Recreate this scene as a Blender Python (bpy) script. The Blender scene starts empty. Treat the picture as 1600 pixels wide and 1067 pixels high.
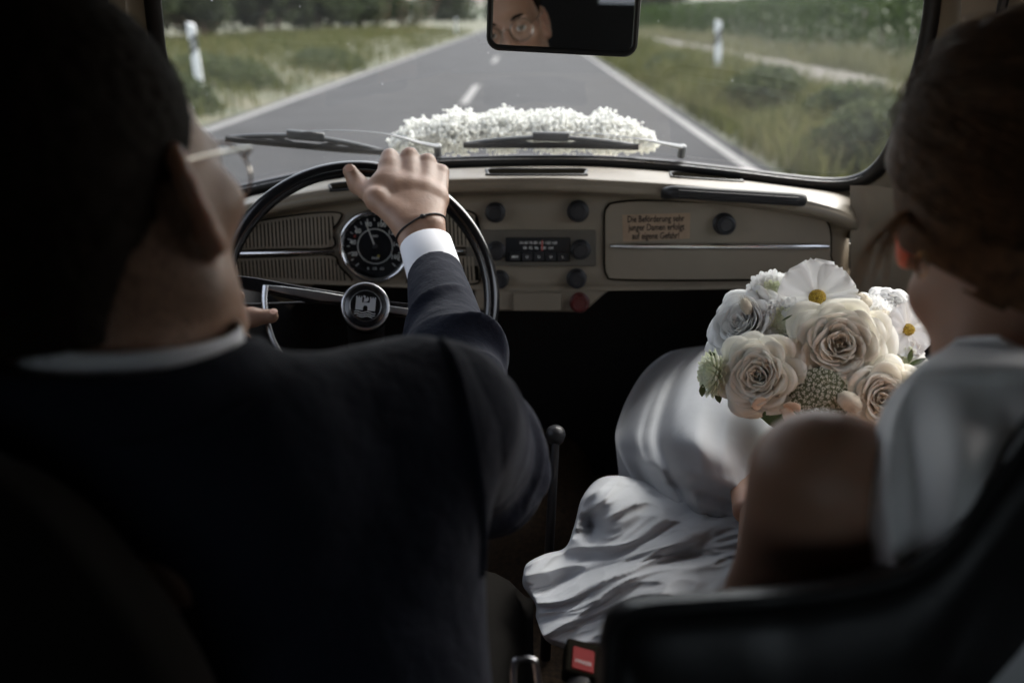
import bpy, bmesh, math, random
import numpy as np
from mathutils import Vector, Matrix, Quaternion, Euler, noise as mnoise

random.seed(7); np.random.seed(7)
S = bpy.context.scene
C = S.collection
R = math.radians
# ------------------------------------------------------------------ camera, sky, sun, exposure
CAMZ = 1.22
FP = 1600*35/36.0                     # focal length in photo pixels
cam_d = bpy.data.cameras.new('camera'); cam = bpy.data.objects.new('camera', cam_d); C.objects.link(cam)
cam_d.lens = 35; cam_d.sensor_width = 36; cam_d.clip_start = .02; cam_d.clip_end = 3000
cam.location = (0, 0, CAMZ); cam.rotation_euler = (R(90-18.15), 0, R(.88))
cam_d.dof.use_dof = True; cam_d.dof.focus_distance = 1.24; cam_d.dof.aperture_fstop = 3.4
S.camera = cam
W = bpy.data.worlds.new('World'); S.world = W; W.use_nodes = True
wn = W.node_tree.nodes; wl = W.node_tree.links
bg = wn['Background']
sky = wn.new('ShaderNodeTexSky'); sky.sky_type = 'NISHITA'; sky.sun_disc = False
SUN_EL, SUN_AZ = 44, 48                # degrees; azimuth clockwise from +Y (ahead of the car)
sky.sun_elevation = R(SUN_EL); sky.sun_rotation = R(SUN_AZ); sky.dust_density = 4; sky.air_density = 1.0
hs = wn.new('ShaderNodeHueSaturation'); hs.inputs['Saturation'].default_value = .42
wl.new(sky.outputs[0], hs.inputs['Color']); wl.new(hs.outputs[0], bg.inputs[0]); bg.inputs[1].default_value = .15
sun_d = bpy.data.lights.new('sun', 'SUN'); sun = bpy.data.objects.new('sun', sun_d); C.objects.link(sun)
sun_d.energy = 1.5; sun_d.angle = R(55); sun_d.color = (1, .965, .92)
sdir = Vector((math.sin(R(SUN_AZ))*math.cos(R(SUN_EL)), math.cos(R(SUN_AZ))*math.cos(R(SUN_EL)), math.sin(R(SUN_EL))))
sun.rotation_euler = sdir.to_track_quat('Z', 'Y').to_euler()
S.view_settings.view_transform = 'Standard'; S.view_settings.look = 'None'
S.view_settings.exposure = 1.95; S.view_settings.gamma = 1; S.view_settings.use_curve_mapping = False
S.cycles.max_bounces = 8; S.cycles.transparent_max_bounces = 24

# ------------------------------------------------------------------ helpers
RM = np.array(Euler((R(90-18.15), 0, R(.88))).to_matrix())
CAM = np.array((0, 0, CAMZ))
def ray(px, py): return RM @ np.array(((px-800)/FP, -(py-533.5)/FP, -1.0))
def Pd(px, py, d): return CAM + ray(px, py)*d                 # measured place: photo direction and depth in metres
def PY(px, py, Y):
    r = ray(px, py); return CAM + r*(Y/r[1])
def PX(px, py, X):
    r = ray(px, py); return CAM + r*(X/r[0])
def PF(px, py, f, lo=.3, hi=4.0):                             # meets the surface y = f(x, z)
    r = ray(px, py)
    for _ in range(40):
        m = (lo+hi)/2; p = CAM+r*m
        if p[1] < f(p[0], p[2]): lo = m
        else: hi = m
    return CAM+r*lo
def nrm(v): v = np.asarray(v, float); return v/(np.linalg.norm(v)+1e-12)

class MB:
    def __init__(s): s.V = []; s.F = []; s.n = 0
    def add(s, V, F):
        V = np.asarray(V, float).reshape(-1, 3)
        s.V.append(V); n = s.n
        s.F.extend([tuple(i+n for i in f) for f in F]); s.n += len(V); return s
    def arr(s): return np.concatenate(s.V), s.F
def mesh(name, V, F, smooth=True, auto=None):
    me = bpy.data.meshes.new(name)
    V = np.asarray(V, np.float32).reshape(-1, 3)
    if isinstance(F, np.ndarray):
        k = F.shape[1]; me.vertices.add(len(V)); me.vertices.foreach_set('co', V.ravel())
        me.loops.add(F.size); me.loops.foreach_set('vertex_index', F.astype(np.int32).ravel())
        me.polygons.add(len(F)); me.polygons.foreach_set('loop_start', np.arange(0, F.size, k, dtype=np.int32))
        me.polygons.foreach_set('loop_total', np.full(len(F), k, np.int32)); me.update(calc_edges=True)
    else:
        me.from_pydata(V.tolist(), [], F); me.update()
    if smooth:
        me.polygons.foreach_set('use_smooth', np.ones(len(me.polygons), bool))
        if auto: me.set_sharp_from_angle(angle=R(auto))
    return me
def link(name, me, m, parent=None, loc=None):
    o = bpy.data.objects.new(name, me); C.objects.link(o)
    if me is not None and m is not None and hasattr(me, 'materials') and len(me.materials) == 0: me.materials.append(m)
    if loc is not None: o.location = loc
    if parent is not None: setp(o, parent)
    return o
def setp(o, p):
    o.parent = p
    m = Matrix.Identity(4); q = p
    chain = []
    while q is not None: chain.append(q); q = q.parent
    for q in reversed(chain): m = m @ q.matrix_parent_inverse @ q.matrix_basis
    o.matrix_parent_inverse = m.inverted()
def obj(name, VF, m, parent=None, smooth=True, auto=40, label=None):
    V, F = VF.arr() if isinstance(VF, MB) else VF
    o = link(name, mesh(name, V, F, smooth, auto), m, parent)
    if label: o['label'] = label
    return o
def tag(o, label=None, cat=None, group=None, kind=None):
    if label: o['label'] = label
    if cat: o['category'] = cat
    if group: o['group'] = group
    if kind: o['kind'] = kind
    return o
def thing(name, loc, label, cat, group=None):
    o = bpy.data.objects.new(name, None); C.objects.link(o); o.location = loc; o.empty_display_size = .05
    return tag(o, label, cat, group)
def struct(name, VF, m, **k):
    o = obj(name, VF, m, **k); o['kind'] = 'structure'; return o
def bevel(o, w, seg=2, ang=35):
    b = o.modifiers.new('bevel', 'BEVEL'); b.width = w; b.segments = seg; b.limit_method = 'ANGLE'; b.angle_limit = R(ang); return o
def copy_tree(o, parent=None):
    c = o.copy(); C.objects.link(c)
    if parent is not None: c.parent = parent
    for ch in o.children: copy_tree(ch, c)
    return c

# --- shapes returning (V, F)
def box(c, s, rot=None):
    V = np.array([(x, y, z) for x in (-.5, .5) for y in (-.5, .5) for z in (-.5, .5)])*np.array(s)
    if rot is not None: V = V @ np.asarray(rot).T
    return V+np.array(c), [(0, 1, 3, 2), (4, 6, 7, 5), (0, 4, 5, 1), (2, 3, 7, 6), (0, 2, 6, 4), (1, 5, 7, 3)]
def frames(P, closed=False, up=(0, 0, 1)):
    P = np.asarray(P, float); n = len(P)
    T = np.roll(P, -1, 0)-np.roll(P, 1, 0)
    if not closed: T[0] = P[1]-P[0]; T[-1] = P[-1]-P[-2]
    T = T/(np.linalg.norm(T, axis=1)[:, None]+1e-12)
    u = np.array(up, float)
    if abs(T[0] @ u) > .95: u = np.array((1., 0, 0))
    N = [nrm(u-T[0]*(u @ T[0]))]
    for i in range(1, n): N.append(nrm(N[-1]-T[i]*(N[-1] @ T[i])))
    N = np.array(N); B = np.cross(T, N); return T, N, B
def tube(P, r, seg=10, closed=False, flat=(1, 1), up=(0, 0, 1), caps=True):
    P = np.asarray(P, float); n = len(P); r = np.broadcast_to(np.asarray(r, float), (n,))
    T, N, B = frames(P, closed, up)
    a = np.arange(seg)*2*math.pi/seg
    V = (P[:, None]+(N[:, None]*np.cos(a)[None, :, None]*flat[0]+B[:, None]*np.sin(a)[None, :, None]*flat[1])*r[:, None, None]).reshape(-1, 3)
    F = []
    for i in range(n if closed else n-1):
        j = (i+1) % n
        for k in range(seg): F.append((i*seg+k, i*seg+(k+1) % seg, j*seg+(k+1) % seg, j*seg+k))
    if caps and not closed: F.append(tuple(range(seg))[::-1]); F.append(tuple((n-1)*seg+k for k in range(seg)))
    return V, F
def crom(P, n, closed=False):
    P = np.asarray(P, float); m = len(P); out = []
    rng = m if closed else m-1
    for i in range(rng):
        p1 = P[i]; p2 = P[(i+1) % m]
        p0 = P[(i-1) % m] if (closed or i > 0) else 2*p1-p2
        p3 = P[(i+2) % m] if (closed or i < m-2) else 2*p2-p1
        for k in range(n):
            t = k/n; out.append(.5*((2*p1)+(-p0+p2)*t+(2*p0-5*p1+4*p2-p3)*t*t+(-p0+3*p1-3*p2+p3)*t**3))
    if not closed: out.append(P[-1])
    return np.array(out)
def grid_faces(nu, nv, cu=False, cv=False, flip=False):
    F = []
    for i in range(nu if cu else nu-1):
        for j in range(nv if cv else nv-1):
            a = i*nv+j; b = ((i+1) % nu)*nv+j; c = ((i+1) % nu)*nv+(j+1) % nv; d = i*nv+(j+1) % nv
            F.append((a, b, c, d) if not flip else (d, c, b, a))
    return F
def net(G, su=4, sv=4, cu=False, cv=False, flip=False):
    G = np.asarray(G, float)
    A = np.array([crom(G[i], sv, cv) for i in range(len(G))])
    B = np.array([crom(A[:, j], su, cu) for j in range(A.shape[1])]).transpose(1, 0, 2)
    return B.reshape(-1, 3), grid_faces(B.shape[0], B.shape[1], cu, cv, flip)
def basis(n, up=(0, 0, 1)):
    n = nrm(n); u = np.array(up, float)
    if abs(n @ nrm(u)) > .97: u = np.array((0, 1., 0))
    x = nrm(np.cross(u, n)); y = np.cross(n, x); return np.array((x, y, n)).T     # columns x, y, n
def lathe(prof, c, n, seg=24, up=(0, 0, 1), caps=True):       # prof: (radius, height along n)
    M = basis(n, up); a = np.arange(seg)*2*math.pi/seg
    V = []
    for r, h in prof:
        V.append(np.stack([r*np.cos(a), r*np.sin(a), np.full(seg, h)], 1) @ M.T+np.array(c))
    V = np.concatenate(V); F = grid_faces(len(prof), seg, False, True, True)
    if caps and prof[0][0] > 1e-6: F.append(tuple(range(seg))[::-1])
    if caps and prof[-1][0] > 1e-6: F.append(tuple((len(prof)-1)*seg+k for k in range(seg)))
    return V, F
def prism(P, ext):                                   # planar outline P (n,3) pushed by ext
    P = np.asarray(P, float); n = len(P); Q = P+np.asarray(ext, float)
    F = [tuple(range(n))[::-1], tuple(range(n, 2*n))]
    for i in range(n): F.append((i, (i+1) % n, n+(i+1) % n, n+i))
    return np.concatenate([P, Q]), F
def rrect(w, h, r, seg=5):
    out = []
    for cx, cy, a0 in ((w/2-r, h/2-r, 0), (-w/2+r, h/2-r, 90), (-w/2+r, -h/2+r, 180), (w/2-r, -h/2+r, 270)):
        for k in range(seg+1):
            a = R(a0+90*k/seg); out.append((cx+r*math.cos(a), cy+r*math.sin(a)))
    return out
def text_mesh(s, size, c, M, depth=.0004, align='CENTER', space=1.0, bold=0):
    cu = bpy.data.curves.new('t', 'FONT'); cu.body = s; cu.size = size; cu.extrude = depth; cu.align_x = align; cu.align_y = 'CENTER'
    cu.space_character = space; cu.offset = bold; cu.resolution_u = 3
    o = bpy.data.objects.new('t', cu); C.objects.link(o)
    dg = bpy.context.evaluated_depsgraph_get(); me = bpy.data.meshes.new_from_object(o.evaluated_get(dg))
    V = np.array([v.co[:] for v in me.vertices]); F = [tuple(p.vertices) for p in me.polygons]
    bpy.data.objects.remove(o); bpy.data.meshes.remove(me); bpy.data.curves.remove(cu)
    return V @ np.asarray(M).T+np.array(c), F

# --- signed distance shapes for bodies and cloth
def smin(a, b, k):
    if k <= 0: return np.minimum(a, b)
    h = np.maximum(k-np.abs(a-b), 0)/k; return np.minimum(a, b)-h*h*k*.25
class Sdf:
    def __init__(s): s.ops = []
    def cap(s, a, b, ra, rb=None, k=.01, sub=False):
        rb = ra if rb is None else rb; a = np.array(a, float); b = np.array(b, float); ab = b-a; L = ab @ ab+1e-12
        def f(p):
            q = p-a; t = np.clip(q @ ab/L, 0, 1); return np.linalg.norm(q-t[:, None]*ab, axis=1)-(ra+(rb-ra)*t)
        s.ops.append((f, k, sub)); return s
    def chain(s, P, r, k=.01):
        r = list(np.broadcast_to(r, (len(P),)))
        for i in range(len(P)-1): s.cap(P[i], P[i+1], r[i], r[i+1], k)
        return s
    def ell(s, c, r, M=None, k=.01, sub=False):
        c = np.array(c, float); r = np.array(r, float); M = np.eye(3) if M is None else np.asarray(M)
        def f(p):
            q = (p-c) @ M; k0 = np.linalg.norm(q/r, axis=1); k1 = np.linalg.norm(q/(r*r), axis=1)+1e-9
            return k0*(k0-1)/k1
        s.ops.append((f, k, sub)); return s
    def fn(s, f, k=.01, sub=False): s.ops.append((f, k, sub)); return s
    def __call__(s, p):
        d = None
        for f, k, sub in s.ops:
            v = f(p)
            if d is None: d = v
            elif sub: d = -smin(-d, v, k)
            else: d = smin(d, v, k)
        return d
    def xf(s, M, t):                                  # world-space version of a locally defined shape
        M = np.asarray(M); t = np.asarray(t); return lambda p: s((p-t) @ M)
def sdf_mesh(f, lo, hi, h):
    lo = np.array(lo, float); hi = np.array(hi, float); B = 8
    nb = np.ceil((hi-lo)/(B*h)).astype(int)
    bi = np.stack(np.meshgrid(*[np.arange(n) for n in nb], indexing='ij'), -1).reshape(-1, 3)
    v = np.concatenate([f(c) for c in np.array_split(lo+(bi+.5)*B*h, max(1, len(bi)//100000))])
    bi = bi[np.abs(v) < B*h*1.25]
    g = np.stack(np.meshgrid(*[np.arange(B+1)]*3, indexing='ij'), -1).reshape(-1, 3)
    N = nb*B+2
    ids = []; pos = []; E = []
    edges = [(a, b) for a in range(8) for b in range(8) if bin(a ^ b).count('1') == 1 and a < b]
    co = np.array([[(a >> 2) & 1, (a >> 1) & 1, a & 1] for a in range(8)])
    for ch in np.array_split(bi, max(1, len(bi)//400)):
        if not len(ch): continue
        nodes = ch[:, None]*B+g[None]
        val = f(lo+nodes.reshape(-1, 3)*h).reshape(len(ch), B+1, B+1, B+1)
        cv = np.stack([val[:, c[0]:c[0]+B, c[1]:c[1]+B, c[2]:c[2]+B] for c in co], -1)
        neg = cv < 0; act = neg.any(-1) & ~neg.all(-1)
        w = np.argwhere(act); cvv = cv[act]; gi = ch[w[:, 0]]*B+w[:, 1:]
        acc = np.zeros((len(w), 3)); cnt = np.zeros(len(w))
        for a, b in edges:
            va, vb = cvv[:, a], cvv[:, b]; m = (va < 0) != (vb < 0)
            t = np.where(m, va/(va-vb+1e-20*(va == vb)), 0)
            acc += np.where(m[:, None], co[a]+(co[b]-co[a])*t[:, None], 0); cnt += m
        pos.append(lo+(gi+acc/cnt[:, None])*h)
        ids.append((gi[:, 0]*N[1]+gi[:, 1])*N[2]+gi[:, 2])
        for ax, cb in ((0, 4), (1, 2), (2, 1)):
            m = (cvv[:, 0] < 0) != (cvv[:, cb] < 0)
            E.append((np.full(m.sum(), ax), gi[m], cvv[m, 0] < 0))
    ids = np.concatenate(ids); pos = np.concatenate(pos); o = np.argsort(ids); ids = ids[o]; pos = pos[o]
    F = []
    st = (N[1]*N[2], N[2], 1)
    for ax, gi, ins in E:
        if not len(ax): continue
        a = int(ax[0]); s1 = st[(a+1) % 3]; s2 = st[(a+2) % 3]
        b = (gi[:, 0]*N[1]+gi[:, 1])*N[2]+gi[:, 2]
        q = np.stack([b-s1-s2, b-s2, b, b-s1], 1)
        ix = np.clip(np.searchsorted(ids, q), 0, len(ids)-1); ok = (ids[ix] == q).all(1)
        ix = ix[ok]; i2 = ins[ok]; ix[~i2] = ix[~i2][:, ::-1]; F.append(ix)
    F = np.concatenate(F)
    return pos, F
def smooth_mesh(V, F, it=2, lam=.5):
    e = np.concatenate([F[:, [0, 1]], F[:, [1, 2]], F[:, [2, 3]], F[:, [3, 0]]])
    for _ in range(it):
        acc = np.zeros_like(V); n = np.zeros(len(V))
        for k in range(3):
            acc[:, k] = np.bincount(e[:, 0], V[e[:, 1], k], len(V))+np.bincount(e[:, 1], V[e[:, 0], k], len(V))
        n = np.bincount(e[:, 0], minlength=len(V))+np.bincount(e[:, 1], minlength=len(V))
        V = V+(acc/np.maximum(n, 1)[:, None]-V)*lam
    return V
def vnormals(V, F):
    n = np.cross(V[F[:, 2]]-V[F[:, 0]], V[F[:, 3]]-V[F[:, 1]])
    N = np.zeros_like(V)
    for k in range(3):
        for c in range(4): N[:, k] += np.bincount(F[:, c], n[:, k], len(V))
    return N/(np.linalg.norm(N, axis=1)[:, None]+1e-12)
def merge(*L):
    V = []; F = []; n = 0
    for v, f in L: V.append(v); F.append(np.asarray(f)+n); n += len(v)
    return np.concatenate(V), np.concatenate(F)

# --- materials
MATS = {}
def mat(name, col, rough=.5, metal=0., var=0., vscale=8, bump=0., bscale=80, spec=.5, coat=0., sheen=0., sss=0., trans=0., col2=None, stretch=None, detail=6, emis=None, bump2=0, bscale2=8, thin=0.):
    m = bpy.data.materials.new(name); m.use_nodes = True; nt = m.node_tree; n = nt.nodes; L = nt.links
    b = n['Principled BSDF']
    b.inputs['Base Color'].default_value = (*col, 1); b.inputs['Roughness'].default_value = rough; b.inputs['Metallic'].default_value = metal
    b.inputs['Specular IOR Level'].default_value = spec; b.inputs['Coat Weight'].default_value = coat; b.inputs['Coat Roughness'].default_value = .15
    b.inputs['Sheen Weight'].default_value = sheen; b.inputs['Transmission Weight'].default_value = trans
    if sss: b.inputs['Subsurface Weight'].default_value = sss; b.inputs['Subsurface Radius'].default_value = (.012, .005, .003); b.inputs['Subsurface Scale'].default_value = 1
    if emis: b.inputs['Emission Color'].default_value = (*emis[0], 1); b.inputs['Emission Strength'].default_value = emis[1]
    tc = n.new('ShaderNodeTexCoord'); mp = n.new('ShaderNodeMapping'); L.new(tc.outputs['Object'], mp.inputs[0])
    if stretch: mp.inputs['Scale'].default_value = stretch
    if var or col2:
        t = n.new('ShaderNodeTexNoise'); t.inputs['Scale'].default_value = vscale; t.inputs['Detail'].default_value = detail; t.inputs['Roughness'].default_value = .6
        L.new(mp.outputs[0], t.inputs['Vector'])
        cr = n.new('ShaderNodeValToRGB'); cr.color_ramp.elements[0].position = .3; cr.color_ramp.elements[1].position = .7
        c2 = col2 if col2 else tuple(min(1, c*(1+var)) for c in col); c1 = col if col2 else tuple(c*(1-var) for c in col)
        cr.color_ramp.elements[0].color = (*c1, 1); cr.color_ramp.elements[1].color = (*c2, 1)
        L.new(t.outputs[0], cr.inputs[0]); L.new(cr.outputs[0], b.inputs['Base Color'])
        mr = n.new('ShaderNodeMapRange'); mr.inputs['To Min'].default_value = max(0, rough-.07); mr.inputs['To Max'].default_value = min(1, rough+.1)
        L.new(t.outputs[0], mr.inputs[0]); L.new(mr.outputs[0], b.inputs['Roughness'])
    last = None
    for bs, sc in ((bump2, bscale2), (bump, bscale)):
        if bs:
            t2 = n.new('ShaderNodeTexNoise'); t2.inputs['Scale'].default_value = sc; t2.inputs['Detail'].default_value = 5
            L.new(mp.outputs[0], t2.inputs['Vector'])
            bp = n.new('ShaderNodeBump'); bp.inputs['Strength'].default_value = bs; bp.inputs['Distance'].default_value = .3/sc
            L.new(t2.outputs[0], bp.inputs['Height'])
            if last: L.new(last.outputs[0], bp.inputs['Normal'])
            L.new(bp.outputs[0], b.inputs['Normal']); last = bp
    if thin:                                           # leaves, petals, thin cloth: part of the light passes through
        tl = n.new('ShaderNodeBsdfTranslucent'); mx = n.new('ShaderNodeMixShader'); mx.inputs[0].default_value = thin
        src = b.inputs['Base Color']
        if src.is_linked: L.new(src.links[0].from_socket, tl.inputs[0])
        else: tl.inputs[0].default_value = (*col, 1)
        L.new(b.outputs[0], mx.inputs[1]); L.new(tl.outputs[0], mx.inputs[2]); L.new(mx.outputs[0], n['Material Output'].inputs[0])
    MATS[name] = m
    return m
def glass_mat(name, tint=(1, 1, 1), dust=0., refl=1.0, haze=(.7, .72, .74)):
    m = bpy.data.materials.new(name); m.use_nodes = True; nt = m.node_tree; n = nt.nodes; L = nt.links
    for x in list(n): n.remove(x)
    out = n.new('ShaderNodeOutputMaterial'); tr = n.new('ShaderNodeBsdfTransparent'); tr.inputs[0].default_value = (*tint, 1)
    gl = n.new('ShaderNodeBsdfGlossy'); gl.inputs['Roughness'].default_value = .02
    fr = n.new('ShaderNodeFresnel'); fr.inputs[0].default_value = 1.5
    mu = n.new('ShaderNodeMath'); mu.operation = 'MULTIPLY'; mu.inputs[1].default_value = refl; L.new(fr.outputs[0], mu.inputs[0])
    mx = n.new('ShaderNodeMixShader'); L.new(mu.outputs[0], mx.inputs[0]); L.new(tr.outputs[0], mx.inputs[1]); L.new(gl.outputs[0], mx.inputs[2])
    last = mx
    if dust:
        tc = n.new('ShaderNodeTexCoord')
        df = n.new('ShaderNodeBsdfTranslucent'); df.inputs[0].default_value = (*haze, 1)
        v = n.new('ShaderNodeTexVoronoi'); v.inputs['Scale'].default_value = 62; L.new(tc.outputs['Object'], v.inputs['Vector'])
        # sparse specks: small radius around some cell centres
        wn_ = n.new('ShaderNodeSeparateColor'); L.new(v.outputs['Color'], wn_.inputs[0])
        gt = n.new('ShaderNodeMapRange'); gt.inputs['From Min'].default_value = .5; gt.inputs['From Max'].default_value = 1; gt.inputs['To Min'].default_value = 0; gt.inputs['To Max'].default_value = .06
        L.new(wn_.outputs[0], gt.inputs[0])
        lt = n.new('ShaderNodeMath'); lt.operation = 'LESS_THAN'; L.new(v.outputs['Distance'], lt.inputs[0]); L.new(gt.outputs[0], lt.inputs[1])
        t = n.new('ShaderNodeTexNoise'); t.inputs['Scale'].default_value = 5; t.inputs['Detail'].default_value = 7; L.new(tc.outputs['Object'], t.inputs['Vector'])
        mr = n.new('ShaderNodeMapRange'); mr.inputs['From Min'].default_value = .35; mr.inputs['From Max'].default_value = .75; mr.inputs['To Min'].default_value = dust*.4; mr.inputs['To Max'].default_value = dust*1.6
        L.new(t.outputs[0], mr.inputs[0])
        ad = n.new('ShaderNodeMath'); ad.operation = 'MULTIPLY_ADD'; ad.inputs[1].default_value = .32; L.new(lt.outputs[0], ad.inputs[0]); L.new(mr.outputs[0], ad.inputs[2])
        m2 = n.new('ShaderNodeMixShader'); L.new(ad.outputs[0], m2.inputs[0]); L.new(mx.outputs[0], m2.inputs[1]); L.new(df.outputs[0], m2.inputs[2]); last = m2
    L.new(last.outputs[0], out.inputs[0]); MATS[name] = m
    return m
# ================================================================== MATERIALS
M_ = {}
M_['asphalt'] = mat('asphalt', (.034, .034, .036), .95, var=.25, vscale=1.1, bump=.5, bscale=50, detail=12, spec=.15)
M_['road_paint'] = mat('road_paint', (.15, .145, .14), .8, var=.35, vscale=9, bump=.2)
M_['soil'] = mat('soil', (.035, .045, .02), .95, col2=(.09, .08, .045), vscale=.9, bump=.5, bscale=18, detail=9)
M_['track'] = mat('track', (.065, .058, .046), .95, col2=(.115, .10, .08), vscale=1.5, bump=.4, bscale=22)
M_['field'] = mat('field', (.05, .062, .035), .95, col2=(.09, .10, .06), vscale=.15, bump=.3, bscale=3)
def leafy(name, c1, c2, c3, sc):
    m = mat(name, c1, .8, col2=c3, vscale=sc, spec=.15, thin=.4); return m
M_['grass'] = leafy('grass', (.036, .050, .014), None, (.125, .118, .045), 1.4)
M_['straw'] = mat('straw', (.10, .11, .05), .8, col2=(.24, .22, .13), vscale=2, thin=.3)
M_['weed'] = leafy('weed', (.03, .045, .018), None, (.09, .10, .05), 2.5)
M_['vine_leaf'] = leafy('vine_leaf', (.012, .026, .008), None, (.052, .080, .020), 1.3)
M_['tree_leaf'] = leafy('tree_leaf', (.014, .022, .012), None, (.055, .068, .03), .9)
M_['bark'] = mat('bark', (.07, .05, .035), .9, var=.3, vscale=30)
M_['wood_post'] = mat('wood_post', (.22, .19, .15), .85, var=.2, vscale=20)
M_['post_white'] = mat('post_white', (.80, .80, .78), .5, var=.06, vscale=6)
M_['post_black'] = mat('post_black', (.03, .035, .04), .5)
M_['reflector'] = mat('reflector', (.6, .6, .58), .15, metal=.4)

# ================================================================== GROUND, ROAD, VERGES
def sst(a, b, x):
    t = np.clip((x-a)/(b-a), 0, 1); return t*t*(3-2*t)
def ground_z(x, y):
    x = np.asarray(x, float); y = np.asarray(y, float)
    r = sst(2.05, 3.6, x)*.17+sst(-3.75, -6., -x*-1)*.0
    l = sst(3.75, 6.3, -x)*.25
    far = sst(60, 260, y)*.5*sst(10, 60, np.abs(x))
    bump = .03*np.sin(x*2.3+y*.7)*np.sin(y*1.1-x)*sst(2.1, 3, np.abs(x+.85)-.9)
    return -.012+r+l+far+bump
xs = np.concatenate([-np.geomspace(900, 14, 22), np.linspace(-13, -4, 22), [-3.75, -3.6], [-2, 0, 1.5], [2.0, 2.1], np.linspace(2.4, 9, 24), np.geomspace(10, 900, 22)])
ys = np.concatenate([[-40, -20, -10, -5], np.linspace(-2, 60, 90), np.geomspace(62, 1500, 50)])
GX, GY = np.meshgrid(xs, ys, indexing='ij'); GZ = ground_z(GX, GY)
gr = struct('ground', (np.stack([GX, GY, GZ], -1).reshape(-1, 3), grid_faces(len(xs), len(ys), flip=False)), M_['soil'])
gr['label'] = 'verge and field soil with dry grass on both sides of the road'
def strip(x0, x1, z, y0=-30, y1=700, n=90, wob=0):
    yy = np.concatenate([np.linspace(y0, 60, n), np.geomspace(64, y1, 30)])
    a = []; b = []
    for y in yy:
        w = wob*(math.sin(y*1.9)+.6*math.sin(y*5.3+1)) if wob else 0
        a.append((x0+w, y, z if not callable(z) else float(z(x0, y)))); b.append((x1+(wob*math.sin(y*2.7+2) if wob else 0), y, z if not callable(z) else float(z(x1, y))))
    return np.array([a, b]).reshape(-1, 3), grid_faces(2, len(yy), flip=False)
road = struct('road', strip(-3.72, 2.03, .0, wob=.012), M_['asphalt'])
for x0, x1 in ((-3.62, -3.49), (1.80, 1.91)):
    struct('edge_line', strip(x0, x1, .004), M_['road_paint'])
for k in range(14):
    y0 = 14.7+12.8*k-12.8
    V = [(-.985, y0, .004), (-.865, y0, .004), (-.865, y0+4, .004), (-.985, y0+4, .004)]
    struct('centre_line_dash', (V, [(0, 1, 2, 3)]), M_['road_paint'])
def tz(x, y): return ground_z(x, y)+.03
yy = np.concatenate([np.linspace(-10, 60, 80), np.geomspace(62, 300, 20)])
V = []
for o in (-.62, -.3, 0, .3, .62):
    for y in yy:
        x = 4.75+.035*y+o+.06*math.sin(y*1.3+o); V.append((x, y, float(ground_z(x, y))+.05-abs(o)*.055))
struct('dirt_track', (V, grid_faces(5, len(yy))), M_['track'])

# ---- blades of grass and herbs: real little blades, too many to count
def blades(n, xf, yf, h, w, lean=.5, seed=0, zoff=0):
    rg = np.random.RandomState(seed)
    x = xf(rg, n); y = yf(rg, n)
    if callable(x): pass
    z = ground_z(x, y)+zoff
    pt = np.sin(x*2.1+1.3*np.sin(y*.9))*np.sin(y*1.3+1.1*np.sin(x*1.7)); hh = h*(.45+rg.rand(n)*.9)*(.95+.55*pt)
    if callable(getattr(h, '__call__', None)): pass
    a = rg.rand(n)*6.283; lx = np.cos(a)*lean*hh*rg.rand(n); ly = np.sin(a)*lean*hh*rg.rand(n)
    b = rg.rand(n)*6.283; wx = np.cos(b)*w; wy = np.sin(b)*w
    P = np.stack([x, y, z], 1); Wd = np.stack([wx, wy, np.zeros(n)], 1)
    T = P+np.stack([lx, ly, hh], 1); Mi = P+np.stack([lx*.35, ly*.35, hh*.6], 1)
    V = np.stack([P-Wd, P+Wd, Mi+Wd*.7, Mi-Wd*.7, T], 1).reshape(-1, 3)
    return V, n
def blade_obj(name, V, n, m, label, cat=None):
    k = np.arange(n)*5
    tri = np.stack([np.stack([k, k+1, k+2], 1), np.stack([k, k+2, k+3], 1), np.stack([k+3, k+2, k+4], 1)], 1).reshape(-1, 3)
    o = link(name, mesh(name, V, tri, False), m); tag(o, label, cat, None, 'stuff'); return o
def yden(a, b, p=2.0):
    return lambda rg, n: a+(b-a)*rg.rand(n)**p
def clump(xf, sc=.8, thr=.0, seed=0):
    return xf
V1, n1 = blades(34000, lambda r, n: 2.1+r.rand(n)**.9*2.05, yden(2.5, 70), .30, .012, .9, 1)
blade_obj('verge_grass', V1, n1, M_['grass'], 'rough olive green grass on the right verge between road and dirt track', 'grass')
V1, n1 = blades(38000, lambda r, n: -3.8-r.rand(n)**.8*10.5, yden(5, 75), .27, .014, .9, 2)
blade_obj('verge_grass', V1, n1, M_['grass'], 'rough green grass on the left verge and field edge beside the road', 'grass')
V1, n1 = blades(15000, lambda r, n: 6.1+r.rand(n)*1.5, yden(6, 60), .38, .010, .7, 3)
blade_obj('tall_dry_grass', V1, n1, M_['straw'], 'pale dry tall grass in front of the vineyard beyond the dirt track', 'dry grass')
V1, n1 = blades(2600, lambda r, n: 2.3+r.rand(n)*2.2, yden(3, 40), .34, .007, .6, 5)
blade_obj('dry_stalks', V1, n1, M_['straw'], 'thin straw coloured stalks standing in the right roadside grass', 'dry grass')
def herb(name, cx, cy, rx, ry, h, n, seed, m=None, label=None):
    rg = np.random.RandomState(seed)
    p = rg.randn(n, 3); p /= np.linalg.norm(p, axis=1)[:, None]; p *= (rg.rand(n)**.4)[:, None]
    p[:, 2] = np.abs(p[:, 2]); P = p*np.array((rx, ry, h))+np.array((cx, cy, 0)); P[:, 2] += ground_z(P[:, 0], P[:, 1])
    V = leaf_quads(P, .035, .06, rg, upb=.6)
    o = link(name, mesh(name, V, quad_idx(n), False), m or M_['weed']); return o
def quad_idx(n): return np.arange(n*4).reshape(n, 4)
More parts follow.
